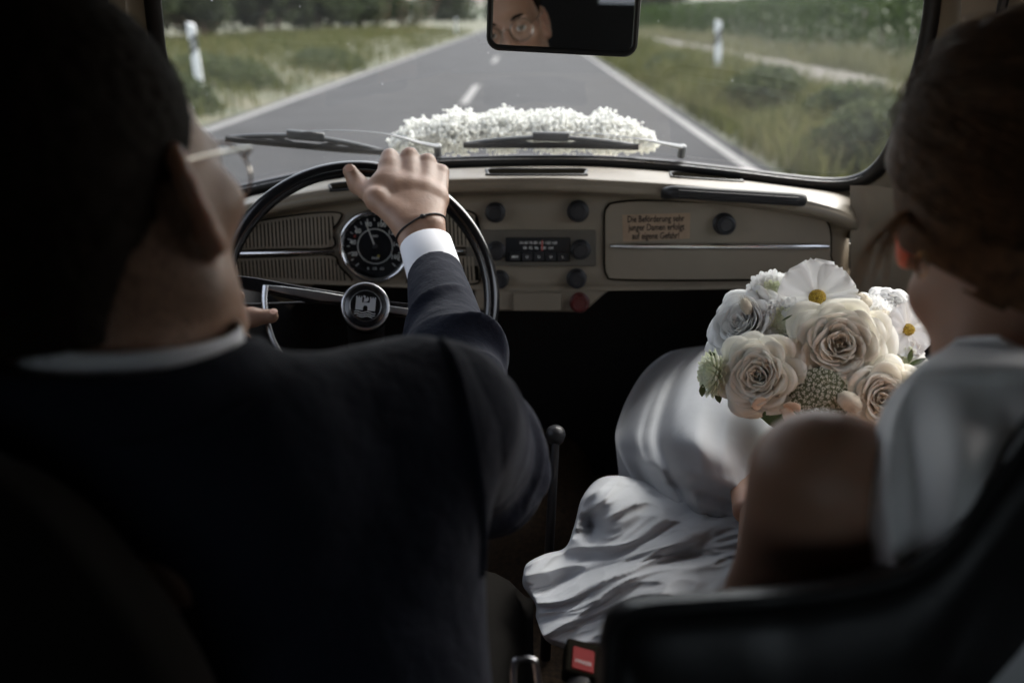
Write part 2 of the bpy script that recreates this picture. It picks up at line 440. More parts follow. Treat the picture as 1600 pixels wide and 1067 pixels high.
def leaf_quads(P, s0, s1, rg, upb=0.):
    n = len(P); a = rg.randn(n, 3); a /= np.linalg.norm(a, axis=1)[:, None]
    b = np.cross(a, rg.randn(n, 3)+np.array((0, 0, upb))); b /= np.linalg.norm(b, axis=1)[:, None]
    s = (s0+(s1-s0)*rg.rand(n))[:, None]
    return np.stack([P-a*s, P-b*s*.6, P+a*s, P+b*s*.6], 1).reshape(-1, 3)
rg = np.random.RandomState(11)
herbs = [(2.75, 8.2, .45, .6, .42, 'low grey green weed clump nearest the road edge on the right'), (3.0, 13.2, .5, .9, .40, 'bushy weed in front of the right roadside post'),
         (3.35, 10.5, .5, .8, .34, 'broad olive weed clump between right post and windscreen corner'), (3.35, 7.0, .5, .5, .4, 'reddish green weed at the lower right windscreen corner'),
         (-4.7, 13.2, .6, .9, .40, 'dark green weed clump beside the left road edge line'), (-5.2, 17.5, .9, 1.3, .38, 'low spreading weed behind the left roadside post'),
         (-4.6, 24., .7, 2.0, .36, 'long weed patch further along the left road edge'), (2.9, 21., .5, 1.6, .34, 'far weed patch along the right road edge'),
         (-5.4, 11.6, .6, .7, .30, 'brownish weed clump below the left roadside post')]
for i, (x, y, a, b, h, lb) in enumerate(herbs):
    o = herb('weed_clump', x, y, a*1.15, b*1.15, h*1.25, 1900, 20+i); tag(o, lb, 'weed', 'weed clumps on the verges')

# ---- vineyard on the right: rows of vine, each one hedge of leaves on posts
def vine_row(x, y0, y1, top, label, seed, n):
    rg = np.random.RandomState(seed)
    root = thing('vine_row', (x, y0, float(ground_z(x, y0))), label, 'vines', 'vineyard rows on the right')
    y = y0+(y1-y0)*rg.rand(n)**1.5
    cl = .5+.5*np.sin(y*1.9+seed)*np.sin(y*.73)
    z = ground_z(x+0*y, y)+.06+(top-.06)*(rg.rand(n)**.7)*(1-.08*cl)
    wx = (.22+.22*cl)*rg.randn(n)*.7
    P = np.stack([x+wx, y, z], 1)
    o = link('foliage', mesh('foliage', leaf_quads(P, .05, .10, rg), quad_idx(n), False), M_['vine_leaf'], root); o['kind'] = 'stuff'
    tm = mesh('vine_trunk', *tube([(0, 0, 0), (.03, .02, .4), (-.02, 0, .8)], [.035, .03, .02], 6))
    pm = mesh('post', *tube([(0, 0, 0), (0, 0, top+.05)], .035, 6))
    yy = y0+.5; k = 0
    while yy < min(y1, 60):
        if k % 4 == 0: link('post', pm, M_['wood_post'], root, (x, yy, float(ground_z(x, yy))))
        else: link('vine_trunk', tm, M_['bark'], root, (x, yy, float(ground_z(x, yy))))
        yy += 1.3; k += 1
vine_row(7.7, 8, 130, 1.66, 'nearest vineyard row on the right, a trimmed dark green hedge of vines', 5, 26000)
vine_row(10.4, 12, 130, 1.62, 'second vineyard row on the right, seen just over the nearest row', 6, 14000)
def tree(x, y, h, w, label, seed, n=1500, grp='dark bushes and trees left of the road', low=.12, m=None):
    rg = np.random.RandomState(seed); z0 = float(ground_z(x, y))
    root = thing('bushy_tree', (x, y, z0), label, 'tree', grp)
    link('trunk', mesh('trunk', *tube([(x, y, z0), (x+.1, y, z0+h*.3), (x+.05, y+.1, z0+h*.7)], [.06*w, .05*w, .02*w], 7)), M_['bark'], root)
    nb = 9; bc = np.stack([x+rg.uniform(-.5, .5, nb)*w, y+rg.uniform(-.5, .5, nb)*w, z0+h*rg.uniform(low+.15, .85, nb)], 1); br = rg.uniform(.22, .42, nb)*w
    for c in bc[:4]:
        link('limb', mesh('limb', *tube([(x+.1, y, z0+h*.3), c], [.03*w, .012*w], 5)), M_['bark'], root)
    k = rg.randint(0, nb, n); p = rg.randn(n, 3); p /= np.linalg.norm(p, axis=1)[:, None]
    P = bc[k]+p*(br[k]*(.55+.5*rg.rand(n)))[:, None]*np.array((1, 1, .8)); P[:, 2] = np.clip(P[:, 2], z0+.1, z0+h)
    link('crown', mesh('crown', leaf_quads(P, .07*(.6+.4*w), .14*(.6+.4*w), rg), quad_idx(n), False), m or M_['tree_leaf'], root)
tl = [(-13.2, 33, 2.6, 1.9), (-13.8, 37, 3.0, 2.2), (-12.6, 40, 2.5, 1.9), (-13.6, 44, 3.2, 2.4), (-12.4, 48, 2.7, 2.2), (-12.8, 53, 3.1, 2.6), (-11.8, 58, 2.7, 2.4), (-12.2, 64, 3.0, 2.8), (-11.4, 71, 2.8, 2.8), (-11.5, 79, 3.0, 3.2), (-10.8, 88, 2.6, 3.2), (-15.5, 32, 3.0, 2.2), (-15.6, 41, 3.4, 2.6), (-15.2, 50, 3.2, 2.6)]
lbs = ['foremost dark bushy tree at the left edge of the windscreen', 'dense tree just behind the foremost one on the left', 'lower bush with visible stem left of centre field', 'tall dark tree in the middle of the left tree line', 'rounded bush right of the tall dark tree', 'broad crowned tree halfway along the left tree line', 'low bush after the broad crowned tree', 'wide dark tree in the farther half of the left line', 'hazy low tree near the far end of the left line', 'hazy wide tree near the far end of the left line', 'last low tree of the left line near the road bend', 'second rank tree behind the foremost one', 'second rank tree behind the lower bush', 'second rank tree behind the rounded bush']
for i, (t, lb) in enumerate(zip(tl, lbs)): tree(*t, lb, 40+i)
for i, (x, y, h, w, lb) in enumerate([(8.5, 118, 5, 6, 'dark tree clump behind the far end of the vineyard, right of the mirror'), (15, 130, 4.6, 6, 'dark tree above the vineyard to the right of the mirror clump'), (-2.5, 190, 5.0, 9, 'far pale green tree at the bend behind the mirror'), (-13, 170, 5, 9, 'far green tree at the top left of the mirror'), (42, 170, 5.5, 10, 'far tree rising behind the vineyard at right'), (-24, 150, 5, 9, 'far green trees above the left field')]):
    tree(x, y, h, w, lb, 70+i, 1500, 'far trees at the horizon', m=M_['tree_leaf'])
# far bank and hills
V = []; nx = 60
for j, (yy_, zz) in enumerate(((240, 0), (300, 5), (380, 9), (520, 13), (700, 10))):
    for i in range(nx):
        x = -600+1200*i/(nx-1); V.append((x, yy_, -.5+zz*(.75+.25*math.sin(i*.5+j)+.12*math.sin(i*1.7)) if j else -.5))
struct('hills', (V, grid_faces(5, nx, flip=True)), M_['field'])

# ---- roadside delineator posts
def delineator(x, y, label, tilt=0, h=1.0):
    z0 = float(ground_z(x, y)); root = thing('delineator_post', (x, y, z0), label, 'road post', 'delineator posts beside the road')
    def pr(w, d, z): return [(-w/2, -d/2, z), (w/2, -d/2, z), (w/2*.6, d/2, z), (-w/2*.6, d/2, z)]
    def seg(name, za, zb, m, sl=0, sl2=0, top=0):
        A = np.array(pr(.135, .10, za)); Bq = np.array(pr(.125 if not top else .12, .095, zb))
        A[:, 2] += sl*(A[:, 0]); Bq[:, 2] += sl2*Bq[:, 0]
        V = np.concatenate([A, Bq])+np.array((x, y, z0)); V[:, 0] += (V[:, 2]-z0)*tilt
        o = obj(name, (V, [(3, 2, 1, 0), (4, 5, 6, 7)]+[(i, (i+1) % 4, 4+(i+1) % 4, 4+i) for i in range(4)]), m, root); bevel(o, .012, 2); return o
    seg('post_foot', 0, .62*h, M_['post_white'], 0, .9)
    b = seg('black_band', .621*h, .82*h, M_['post_black'], .9, .9)
    seg('post_head', .821*h, 1.0*h, M_['post_white'], .9, -.35)
    obj('reflector', box((x+.72*h*tilt, y-.052, z0+.72*h), (.05, .008, .13)), M_['reflector'], b)
delineator(-4.80, 15.0, 'white roadside post with black band on the left verge', -.06, 1.03)
delineator(3.40, 18.5, 'white roadside post with black band on the right verge', -.05, 1.0)
delineator(-4.55, 66, 'tiny far white roadside post on the left before the bend', 0, 1.0)
# ================================================================== CAR
XC = .03
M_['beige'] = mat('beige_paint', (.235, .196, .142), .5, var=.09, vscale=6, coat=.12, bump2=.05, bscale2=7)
M_['beige_trim'] = mat('beige_trim', (.28, .25, .19), .6, var=.06, vscale=9, bump=.08, bscale=200)
M_['headliner'] = mat('headliner', (.16, .145, .12), .9, var=.06, vscale=20, bump=.3, bscale=400)
M_['rubber'] = mat('rubber', (.012, .012, .013), .42, var=.2, vscale=12)
M_['black_vinyl'] = mat('black_vinyl', (.014, .014, .015), .5, var=.2, vscale=10, bump=.25, bscale=350)
M_['seat_leather'] = mat('seat_leather', (.013, .013, .014), .42, var=.2, vscale=7, bump=.25, bscale=260, bump2=.1, bscale2=14)
M_['black_gloss'] = mat('black_gloss', (.008, .008, .009), .2, coat=.4)
M_['knob'] = mat('knob_black', (.014, .014, .016), .42, var=.2, vscale=40)
M_['slot'] = mat('slot_dark', (.009, .008, .006), .9, spec=0.)
M_['chrome'] = mat('chrome', (.72, .72, .73), .13, metal=1, var=.06, vscale=15)
M_['chrome_dull'] = mat('chrome_dull', (.5, .5, .51), .28, metal=1, var=.1, vscale=20)
M_['carpet'] = mat('carpet', (.10, .060, .032), .95, col2=(.025, .018, .012), vscale=120, bump=.6, bscale=200)
M_['wiper'] = mat('wiper_metal', (.022, .026, .031), .5, metal=0, var=.2, vscale=20)
M_['wiper_arm'] = mat('wiper_arm_metal', (.10, .105, .11), .45, metal=.5)
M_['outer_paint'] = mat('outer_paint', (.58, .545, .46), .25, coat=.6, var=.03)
M_['dial_print'] = mat('dial_print', (.85, .85, .8), .6)
M_['dial_red'] = mat('dial_red', (.45, .05, .03), .6)
M_['dial_yellow'] = mat('dial_yellow', (.65, .5, .08), .6)
M_['sticker'] = mat('sticker', (.34, .235, .15), .6, var=.12, vscale=40)
M_['sticker_ink'] = mat('sticker_ink', (.03, .022, .016), .7)
M_['radio_face'] = mat('radio_face', (.10, .088, .068), .5, var=.1, vscale=20)
M_['red_plastic'] = mat('red_plastic', (.12, .002, .002), .7, spec=.15)
M_['red_knob'] = mat('red_knob', (.09, .012, .01), .35)
M_['floor'] = M_['carpet']
M_['windscreen'] = glass_mat('windscreen_glass', (.83, .85, .845), dust=.008)
M_['window'] = glass_mat('window_glass', (.93, .95, .95))
M_['clear'] = glass_mat('clear_lens', (.98, .99, .99), refl=.6)
M_['mirror'] = mat('mirror_silver', (.82, .83, .84), .015, metal=1)

car = thing('vintage_car', (XC, .6, 0), 'beige vintage car seen from inside, with dashboard, thin black steering wheel and black seats', 'car')
def WS(x, z): return 1.80-.50*(z-.97)-.25*(x-XC)**2
def ws(px, py, off=0):
    p = PF(px, py, WS); n = nrm((.5*(p[0]-XC), 1, .5)); return p+n*off
out_px = [(350, 291), (400, 282), (500, 261), (600, 249), (700, 243), (850, 240), (960, 242), (1060, 250), (1150, 260), (1230, 270), (1300, 276), (1340, 270), (1368, 250), (1393, 210), (1415, 150), (1431, 90), (1443, 30), (1449, -40), (1442, -110), (1415, -165), (1350, -200), (1200, -214), (850, -222), (500, -214), (350, -200), (285, -165), (256, -110), (247, -40), (252, 30), (259, 90), (272, 150), (291, 210), (308, 250), (325, 278)]
OUT = crom([(x, y) for x, y in out_px], 4, True)
ctr = np.array((850, 30.))
def ring(offpx, off=0, dY=0):
    T = np.roll(OUT, -1, 0)-np.roll(OUT, 1, 0); N = np.stack([-T[:, 1], T[:, 0]], 1); N /= np.linalg.norm(N, axis=1)[:, None]
    N *= np.sign(((OUT-ctr)*N).sum(1))[:, None]
    Q = OUT+N*offpx
    return np.array([ws(x, y, off) for x, y in Q])+np.array((0, dY, 0))
r0 = ring(6, 0)
c0 = np.array([ws(850, 30, 0)])
# windscreen pane as a smooth fan following the curved glass
rings = []
for f in (1, .8, .6, .4, .2, .06):
    Q = ctr+(OUT+0-ctr)*f*1.006; rings.append(np.array([ws(x, y, .004) for x, y in Q]))
V = np.concatenate(rings); nR = len(OUT)
F = grid_faces(len(rings), nR, False, True)+[tuple((len(rings)-1)*nR+k for k in range(nR))]
obj('windscreen', (V, F), M_['windscreen'], car, auto=None)
seal = obj('windscreen_seal', tube(ring(11, -.004), .0115, 12, True, flat=(1, 1.15), up=(0, 1, .5)), M_['rubber'], car)
obj('trim_strip', tube(ring(3, -.010), .0010, 6, True), M_['chrome_dull'], seal)
# beige frame around the glass, rolling towards the cabin
ra, rb, rc, rd = ring(20, -.006), ring(31, -.016), ring(42, -.04), ring(50, -.085)
sel = lambda A: A
frame = obj('windscreen_frame', (np.concatenate([ring(17, -.002), ra, rb, rc, rd]), grid_faces(5, nR, False, True, True)), M_['beige'], car)

# ---- dashboard body: control net in photo columns
def D(px, py, off=0.0):                                  # a point on the dash face, off = towards the driver
    f = lambda x, z: 1.652+.10*(z-.85)-.03*(x-XC)**2
    p = PF(px, py, f); return p+np.array((0, -off, 0))
DN = nrm((0, -1, .10))
cols = [318, 350, 390, 450, 520, 600, 700, 850, 950, 1050, 1150, 1240, 1290, 1320, 1336, 1343]
def top_y(x):  return np.interp(x, [318, 350, 400, 500, 600, 700, 850, 960, 1060, 1150, 1230, 1300, 1343], [318, 312, 300, 278, 264, 257, 253, 255, 263, 274, 284, 292, 300])
def lip_y(x):  return np.interp(x, [318, 400, 500, 600, 700, 850, 1000, 1100, 1200, 1260, 1300, 1343], [345, 322, 302, 291, 285, 282, 288, 296, 308, 318, 330, 350])
def bot_y(x):  return np.interp(x, [318, 500, 740, 900, 1000, 1300, 1343], [432, 440, 449, 450, 449, 445, 438])
rows = []
for x in cols:
    t, l, b = top_y(x), lip_y(x), bot_y(x)
    e = np.interp(x, [318, 340, 1270, 1300, 1325, 1343], [.03, 0, 0, .006, .022, .055])
    pT = ws(x, t, -.012)
    lipP = D(x, l, .050-e); l2 = D(x, l+9, .046-e); l3 = D(x, l+15, .026-e); l4 = D(x, l+19, .006-e)
    mid = (pT+D(x, l-14, .030-e))/2; mid[2] = pT[2]*.5+D(x, l-14, .03)[2]*.5+.004
    rows.append([ws(x, t-8, .004), pT, mid, D(x, l-12, .037-e), D(x, l-6, .046-e), lipP, l2, l3, l4, D(x, l+30, -.003-e), D(x, l+50, -.003-e), D(x, (l+b)/2+6, -.003-e), D(x, b-24, -.003-e), D(x, b-8, -.003-e), D(x, b-2, .006-e), D(x, b+4, .004-e), D(x, b+5, -.05-e), D(x, b+4, -.12-e)])
dash = obj('dashboard', net(rows, 5, 4, flip=True), M_['beige'], car, auto=70)
dsh = dash
# centre lower section with ashtray
cs = [D(742, 452, .004), D(742, 484, .004), D(902, 486, .004), D(925, 478, .0), D(948, 456, 0), D(950, 446, 0)]
o = obj('centre_panel', prism([D(742, 446, .006), D(742, 484, .006), D(896, 487, .006), D(918, 482, .006), D(940, 462, .006), D(957, 449, .006)], (0, .035, 0)), M_['beige'], dsh); bevel(o, .004)
def dpanel(name, pts, th, m, off=0., bev=.002, parent=None, rnd=0):
    Pp = [D(x, y, off) for x, y in pts]; o = obj(name, prism(Pp[::-1], (0, -th, th*.1)), m, parent or dsh)
    if bev: bevel(o, bev)
    return o
def rr(x0, y0, x1, y1, r, seg=5):
    return [((x0+x1)/2+a, (y0+y1)/2-b) for a, b in rrect(x1-x0, y1-y0, r, seg)]
dpanel('ashtray', rr(802, 455, 877, 483, 3), .009, M_['beige'], .006, .0015)
def groove(pts, r=.0016, name='groove', m=None, off=.0015, parent=None, closed=True):
    P = [D(x, y, off) for x, y in crom(pts, 4, closed)]; return obj(name, tube(P, r, 6, closed), m or M_['slot'], parent or dsh)
# glovebox lid: proud panel inside a dark joint
gl = [(958, 318), (1000, 314), (1080, 316), (1160, 320), (1230, 325), (1268, 332), (1290, 345), (1297, 366), (1297, 400), (1296, 434), (1180, 436), (1080, 437), (965, 436), (949, 430), (945, 415), (945, 380), (945, 335), (950, 323)]
glc = crom(gl, 3, True)
gb = dpanel('glovebox_lid', [tuple(p) for p in glc], .0035, M_['beige'], .0, .0018)
groove(gl, .0024, 'lid_joint', off=.0008, parent=gb)
def bar(name, a, b, r, m, off, parent, flat=(1, 1), n=10, endr=1):
    A = D(*a, off); B = D(*b, off); P = [A+(B-A)*t for t in np.linspace(0, 1, n)]
    rad = [r*.55]+[r]*(n-2)+[r*.55]; return obj(name, tube(P, rad, 10, flat=flat), m, parent)
bar('chrome_strip', (953, 383), (1293, 384), .0044, M_['chrome'], .0075, gb, flat=(1.1, .8), n=14)
def knob(c, r, name='knob', m=None, depth=.02, off=.0, parent=None, cap=None, seg=28, ribs=False):
    p = D(*c, off); s = r*1.72/FP
    prof = [(s*1.12, 0), (s*1.12, depth*.12), (s*.92, depth*.2), (s*.86, depth*.35), (s*.98, depth*.5), (s, depth*.8), (s*.92, depth*.95), (s*.7, depth), (s*.62, depth*.93), (0, depth*.93)]
    o = obj(name, lathe(prof, p, DN, seg), m or M_['knob'], parent or dsh, auto=35)
    if cap: obj('knob_cap', lathe([(s*.35, 0), (s*.3, .002), (0, .003)], p+DN*depth*.93, DN, 16), cap, o)
    return o
# (knob caps would be a fourth level: they stay joined in the knobs)
for c, r in (((774, 332), 14), ((903, 330), 15), ((781, 436), 13), ((901, 435), 14)): knob(c, r)
for c in ((774, 332), (903, 330), (901, 435)):
    pass
knob((905, 470), 14, 'hazard_knob', M_['red_knob'], .016, .010)['label'] = 'dark red knob'
knob((1130, 349), 15, 'glovebox_knob', None, .026, .004, gb)
# sticker with its words
sp = [D(x, y, .0042) for x, y in ((972, 335), (1078, 332), (1077, 372), (973, 377))]
stk = obj('sticker', prism(sp[::-1], (0, -.0004, 0)), M_['sticker'], gb)
ex = nrm(D(1078, 352, 0)-D(972, 354, 0)); ey = nrm(np.cross(DN, ex)); TM = np.array((ex, ey, DN)).T
TM[:, 1] *= 1.15
for s_, x, y, z_, b_ in (('Die Beförderung sehr', 1024, 341.5, .0135, 0), ('junger Damen erfolgt', 1025, 354.5, .0135, 0), ('auf eigene Gefahr!', 1024, 368, .0135, 0)):
    T2 = TM.copy(); T2[:, 0] *= .80
    v, f = text_mesh(s_, z_, D(x, y, .0052), T2, .0001, bold=.0002); obj('lettering', (v, f), M_['sticker_ink'], gb, False, None)
# defroster slots on the roll
def slot(pts, name='defroster_vent'):
    P = [PF(x, y, lambda X, Z: 1.60+.0*X+((0)) if False else 1.625-.16*(X-XC)**2+0*Z) for x, y in pts]
def surf_ray(px, py, off=.0):
    dg = bpy.context.evaluated_depsgraph_get(); r = ray(px, py)
    ok, loc, n, i = DASH_BVH(px, py)
    return loc, n
from mathutils.bvhtree import BVHTree
bvh = BVHTree.FromPolygons([v.co[:] for v in dash.data.vertices], [tuple(p.vertices) for p in dash.data.polygons])
def hit(px, py, off=.001):
    r = nrm(ray(px, py)); loc, n, i, d = bvh.ray_cast(Vector(CAM), Vector(r), 5)
    if loc is None: return D(px, py, off)
    n = np.array(n); n = n if n @ r < 0 else -n
    return np.array(loc)+n*off
def vent(x0, x1, yc, h, sl):
    mid = [(x0+h, yc+h/2), (x1-h, yc+h/2+sl), (x1-2, yc+h/3+sl), (x1, yc+sl), (x1-4, yc-h/2+sl), ((x0+x1)/2, yc-h/2+sl/2), (x0+4, yc-h/2), (x0, yc), (x0+2, yc+h/3)]
    c = crom(mid, 3, True); P = np.array([hit(x, y, .0012) for x, y in c]); n = len(P); ce = P.mean(0)
    rim = obj('defroster_vent', tube(P, .0020, 6, True), M_['rubber'], dsh)
    mm = np.array([hit(*(c.mean(0)+(q-c.mean(0))*.5), .0012) for q in c])
    V = np.concatenate([P, mm, [hit(*c.mean(0), .0012)]]); F = [(i, (i+1) % n, n+(i+1) % n, n+i) for i in range(n)]+[(n+i, n+(i+1) % n, 2*n) for i in range(n)]
    obj('vent_slot_shade', (V, F), M_['slot'], dsh, False, None)  # flat black patch standing in for the shaded depth of the slot
vent(762, 915, 270, 9, 0); vent(1048, 1160, 274, 8, 6); vent(516, 640, 293, 9, -10)
# speaker grilles: pierced beige panels either side of the speedometer (slats one by one)
def grille(name, outline, x0, x1, pitch, ytop, ybot):
    back = dpanel(name, [tuple(p) for p in crom(outline, 3, True)], .0016, M_['beige'], .001, 0)
    groove(outline, .0014, 'grille_rim', M_['slot'], .0024, back)
    xs_ = np.linspace(x0-2, x1+3, 40)
    V = [D(x, ytop(x)+.5, .0032) for x in xs_]+[D(x+2, ybot(x)-.5, .0032) for x in xs_]
    obj('slot_backing', (V, grid_faces(2, 40)), M_['slot'], back, False, None)
    n = int((x1-x0)/pitch)
    for k in range(n+1):
        x = x0+k*pitch
        a, b = ytop(x)-2, ybot(x)+2
        if b-a < 8: continue
        A = D(x, a, .0058); B = D(x+2.5, b, .0058); hw = pitch*.29*1.7/FP
        V = [A+(-hw, 0, 0), A+(hw, 0, 0), B+(hw, 0, 0), B+(-hw, 0, 0)]
        obj('slat', prism(V[::-1], (0, .0022, 0)), M_['beige'], back, False, None)
t1 = lambda x: np.interp(x, [330, 400, 460, 500, 524], [372, 350, 341, 338, 337]); b1 = lambda x: np.interp(x, [330, 400, 512, 524], [392, 386, 382, 345])
grille('speaker_grille', [(325, 372), (390, 349), (440, 339), (500, 332), (532, 333), (530, 345), (519, 362), (520, 386), (450, 389), (388, 391), (325, 396)], 334, 518, 5.9, t1, b1)
t2 = lambda x: np.interp(x, [330, 400, 520, 535], [410, 406, 402, 425]); b2 = lambda x: np.interp(x, [330, 400, 540], [434, 434, 441])
grille('speaker_grille', [(325, 405), (388, 402), (450, 400), (518, 398), (530, 415), (550, 441), (500, 442), (440, 440), (325, 438)], 334, 536, 5.9, t2, b2)
t3 = lambda x: np.interp(x, [640, 700, 740], [330, 332, 338]); b3 = lambda x: 383+0*x
grille('speaker_grille', [(640, 326), (700, 326), (738, 332), (748, 350), (750, 384), (700, 386), (640, 386), (636, 350)], 646, 744, 5.9, t3, b3)
t4 = lambda x: np.interp(x, [640, 740], [402, 402]); b4 = lambda x: np.interp(x, [640, 745], [441, 438])
grille('speaker_grille', [(650, 399), (700, 399), (750, 399), (750, 420), (746, 442), (700, 443), (640, 443), (640, 430)], 650, 744, 5.9, t4, b4)
bar('chrome_strip', (318, 397), (524, 392), .0040, M_['chrome'], .007, dsh, flat=(1.1, .8))
bar('chrome_strip', (650, 392), (729, 391), .0040, M_['chrome'], .007, dsh, flat=(1.1, .8))
# ---- speedometer
sc = D(587, 384, .004); SR = 56*1.70/FP
spd = obj('speedometer', lathe([(0, .001), (SR*.82, .001), (SR*.84, .004)], sc, DN, 48, caps=False), M_['black_gloss'], dsh)
obj('chrome_ring', lathe([(SR*1.0, -.002), (SR*1.02, .006), (SR*.99, .011), (SR*.94, .013), (SR*.89, .011), (SR*.85, .005), (SR*.83, .001)], sc, DN, 56, caps=False), M_['chrome'], spd, auto=None)
SM = basis(DN); su = SM[:, 0]; sv = SM[:, 1]
def sp_pt(a, r, h=.0026): return sc+su*math.cos(R(a))*r*SR+sv*math.sin(R(a))*r*SR+DN*h
obj('inner_ring', tube([sp_pt(a, .48) for a in range(0, 360, 10)], .0007, 6, True), M_['dial_print'], spd)
for k, a in enumerate(range(225, -46, -15)):
    q = sp_pt(a, .78); p2 = sp_pt(a, .70 if k % 2 else .66); d_ = nrm(q-p2); w_ = np.cross(DN, d_)*.0006
    obj('dial_tick', ([q-w_, q+w_, p2+w_, p2-w_], [(0, 1, 2, 3)]), M_['dial_print'], spd, False, None)
for s_, a in (('20', 200), ('40', 170), ('60', 138), ('80', 105), ('100', 72), ('120', 38), ('140', 5), ('160', -28)):
    v, f = text_mesh(s_, .0105, sp_pt(a, .62), SM, .0001, bold=.0002); obj('dial_number', (v, f), M_['dial_print'], spd, False, None)
for s_, a, r, z_ in (('km/h', -90, .32, .006), ('VDO', 90, .28, .005), ('R   1/2   1/1', -90, .62, .006)):
    v, f = text_mesh(s_, z_, sp_pt(a, r), SM, .0001, bold=.0001); obj('dial_lettering', (v, f), M_['dial_print'], spd, False, None)
obj('red_mark', tube([sp_pt(a, .62, .003) for a in (150, 153, 156)], .0016, 6), M_['dial_red'], spd)
obj('warning_lamp', lathe([(.0022, 0), (.0016, .001), (0, .0014)], sp_pt(-72, .28), DN, 12), M_['dial_yellow'], spd)
nd = [sp_pt(110, .02, .0045), sp_pt(110, .72, .0045)]; obj('needle', tube(nd, [.0014, .0008], 6), M_['dial_print'], spd)
obj('needle_hub', lathe([(.004, .002), (.004, .006), (0, .0065)], sc, DN, 16), M_['knob'], spd)
obj('dial_glass', lathe([(SR*.86, .008), (SR*.5, .0085), (0, .009)], sc, DN, 32, caps=False), M_['clear'], spd)
# ---- radio
rp = dpanel('radio', rr(728, 359, 931, 415, 3), .0030, M_['radio_face'], .002, .001)
rf = dpanel('radio_display', rr(790, 370, 891, 408, 2), .003, M_['black_gloss'], .005, .001, rp)
for s_, x, y, z_ in (('54 60 70 80 100 120 160', 841, 378, .0062), ('88  92  96  100  104', 841, 386, .0062)):
    T2 = SM.copy(); v, f = text_mesh(s_, z_, D(x, y, .0085), T2, .0001); obj('frequency_scale', (v, f), M_['dial_print'], rp, False, None)
obj('tuning_mark', prism([D(846, 374, .0086), D(848, 374, .0086), D(848, 390, .0086), D(846, 390, .0086)], (0, -.0003, 0)), M_['dial_red'], rp, False, None)
for k, s_ in enumerate(('MW', 'U', 'U', 'U', 'L')):
    x = 805+k*18.5; b_ = dpanel('radio_button', rr(x-8, 393, x+8, 406, 1.5), .006, M_['knob'], .006, .001, rp)
    v, f = text_mesh(s_, .006, D(x, 399, .0125), SM, .0001, bold=.0001); obj('button_lettering', (v, f), M_['dial_print'], rp, False, None)
knob((775, 391), 13.5, 'radio_knob', None, .018, .005, rp); knob((907, 389), 14, 'radio_knob', None, .018, .005, rp)
# ---- grab handle on the roll
A = [D(x, y, .05+o_) for x, y, o_ in ((1034, 296, -.01), (1036, 292, .012), (1050, 289, .022), (1100, 292, .024), (1150, 295, .024), (1200, 298, .024), (1228, 300, .022), (1238, 302, .012), (1239, 305, -.01))]
gh = obj('grab_handle', tube(crom(A, 4), .0105, 12, flat=(1, .8)), M_['black_vinyl'], dsh)
for k in (-.4, 0, .4):
    obj('handle_rib', tube(crom([p+np.array((0, -.0085, .0105*k)) for p in A[2:7]], 3), .0012, 6), M_['knob'], dsh)

# ---- steering wheel
HUB = Pd(571, 473, 1.40); RC = Pd(562, 467, 1.452); WR = 208/FP*1.452
WNv = nrm(CAM-RC); WNv = nrm(WNv+np.array((0, 0, .16)))     # wheel axis, a little steeper than the line of sight
WM = basis(WNv)
def wpt(a, r=1., h=0.): return RC+WM[:, 0]*math.cos(R(a))*WR*r+WM[:, 1]*math.sin(R(a))*WR*r+WNv*h
wheel = obj('steering_wheel', tube([wpt(a) for a in np.arange(0, 360, 3)], .0118, 14, True, up=tuple(WNv)), M_['black_gloss'], car, auto=None)
hubn = WNv; HC = RC+(HUB-RC)-WNv*((HUB-RC) @ WNv)+WNv*.012
HR = 36/FP*1.42
obj('hub', lathe([(HR*1.05, -.05), (HR*1.05, -.004), (HR*1.0, .004)], HC, hubn, 40), M_['black_gloss'], wheel)
obj('hub_ring', lathe([(HR*1.06, -.004), (HR*1.07, .003), (HR*1.0, .0065), (HR*.92, .005), (HR*.90, .002)], HC, hubn, 48, caps=False), M_['chrome_dull'], wheel, auto=None)
obj('horn_button', lathe([(HR*.91, .002), (HR*.9, .006), (HR*.70, .0085), (HR*.66, .0088), (HR*.3, .009), (0, .009)], HC, hubn, 40), M_['black_gloss'], wheel)
obj('emblem_ring', lathe([(HR*.70, .0084), (HR*.68, .0096), (HR*.655, .0086)], HC, hubn, 48, caps=False), M_['chrome_dull'], wheel)
EM = basis(WNv); tilt_ = R(-8); ex_ = EM[:, 0]*math.cos(tilt_)+EM[:, 1]*math.sin(tilt_); ey_ = np.cross(WNv, ex_)
def ep(x, y, h=.0090): return HC+ex_*x*HR+ey_*y*HR+WNv*h
M_['emblem'] = mat('emblem_silver', (.50, .51, .52), .4, metal=.2)
def eplate(pts, name='emblem_castle', h=.0088, th=.0012, m=None):
    return obj(name, prism([ep(x, y, h) for x, y in pts], WNv*th), m or M_['emblem'], wheel, False, None)
def tower(x, w, hb, ht, n=3):
    P = [(x-w, hb), (x+w, hb), (x+w, ht)]; st = 2*w/(2*n-1)
    for k in range(2*n-1):
        xx = x+w-st*k; y = ht+(.07 if k % 2 == 0 else 0); P += [(xx, y), (xx-st, y)]
    return P
eplate(tower(-.30, .13, -.20, .34)); eplate(tower(.30, .13, -.20, .34))
eplate([(-.17, -.20), (-.10, -.20), (-.10, -.06), (-.05, .01), (.05, .01), (.10, -.06), (.10, -.20), (.17, -.20), (.17, .14), (-.17, .14)])
eplate([(-.10, .17), (.0, .17), (.10, .22), (.12, .34), (.05, .42), (.03, .34), (-.04, .32), (-.02, .42), (-.12, .46), (-.13, .40), (-.08, .36), (-.08, .28)])
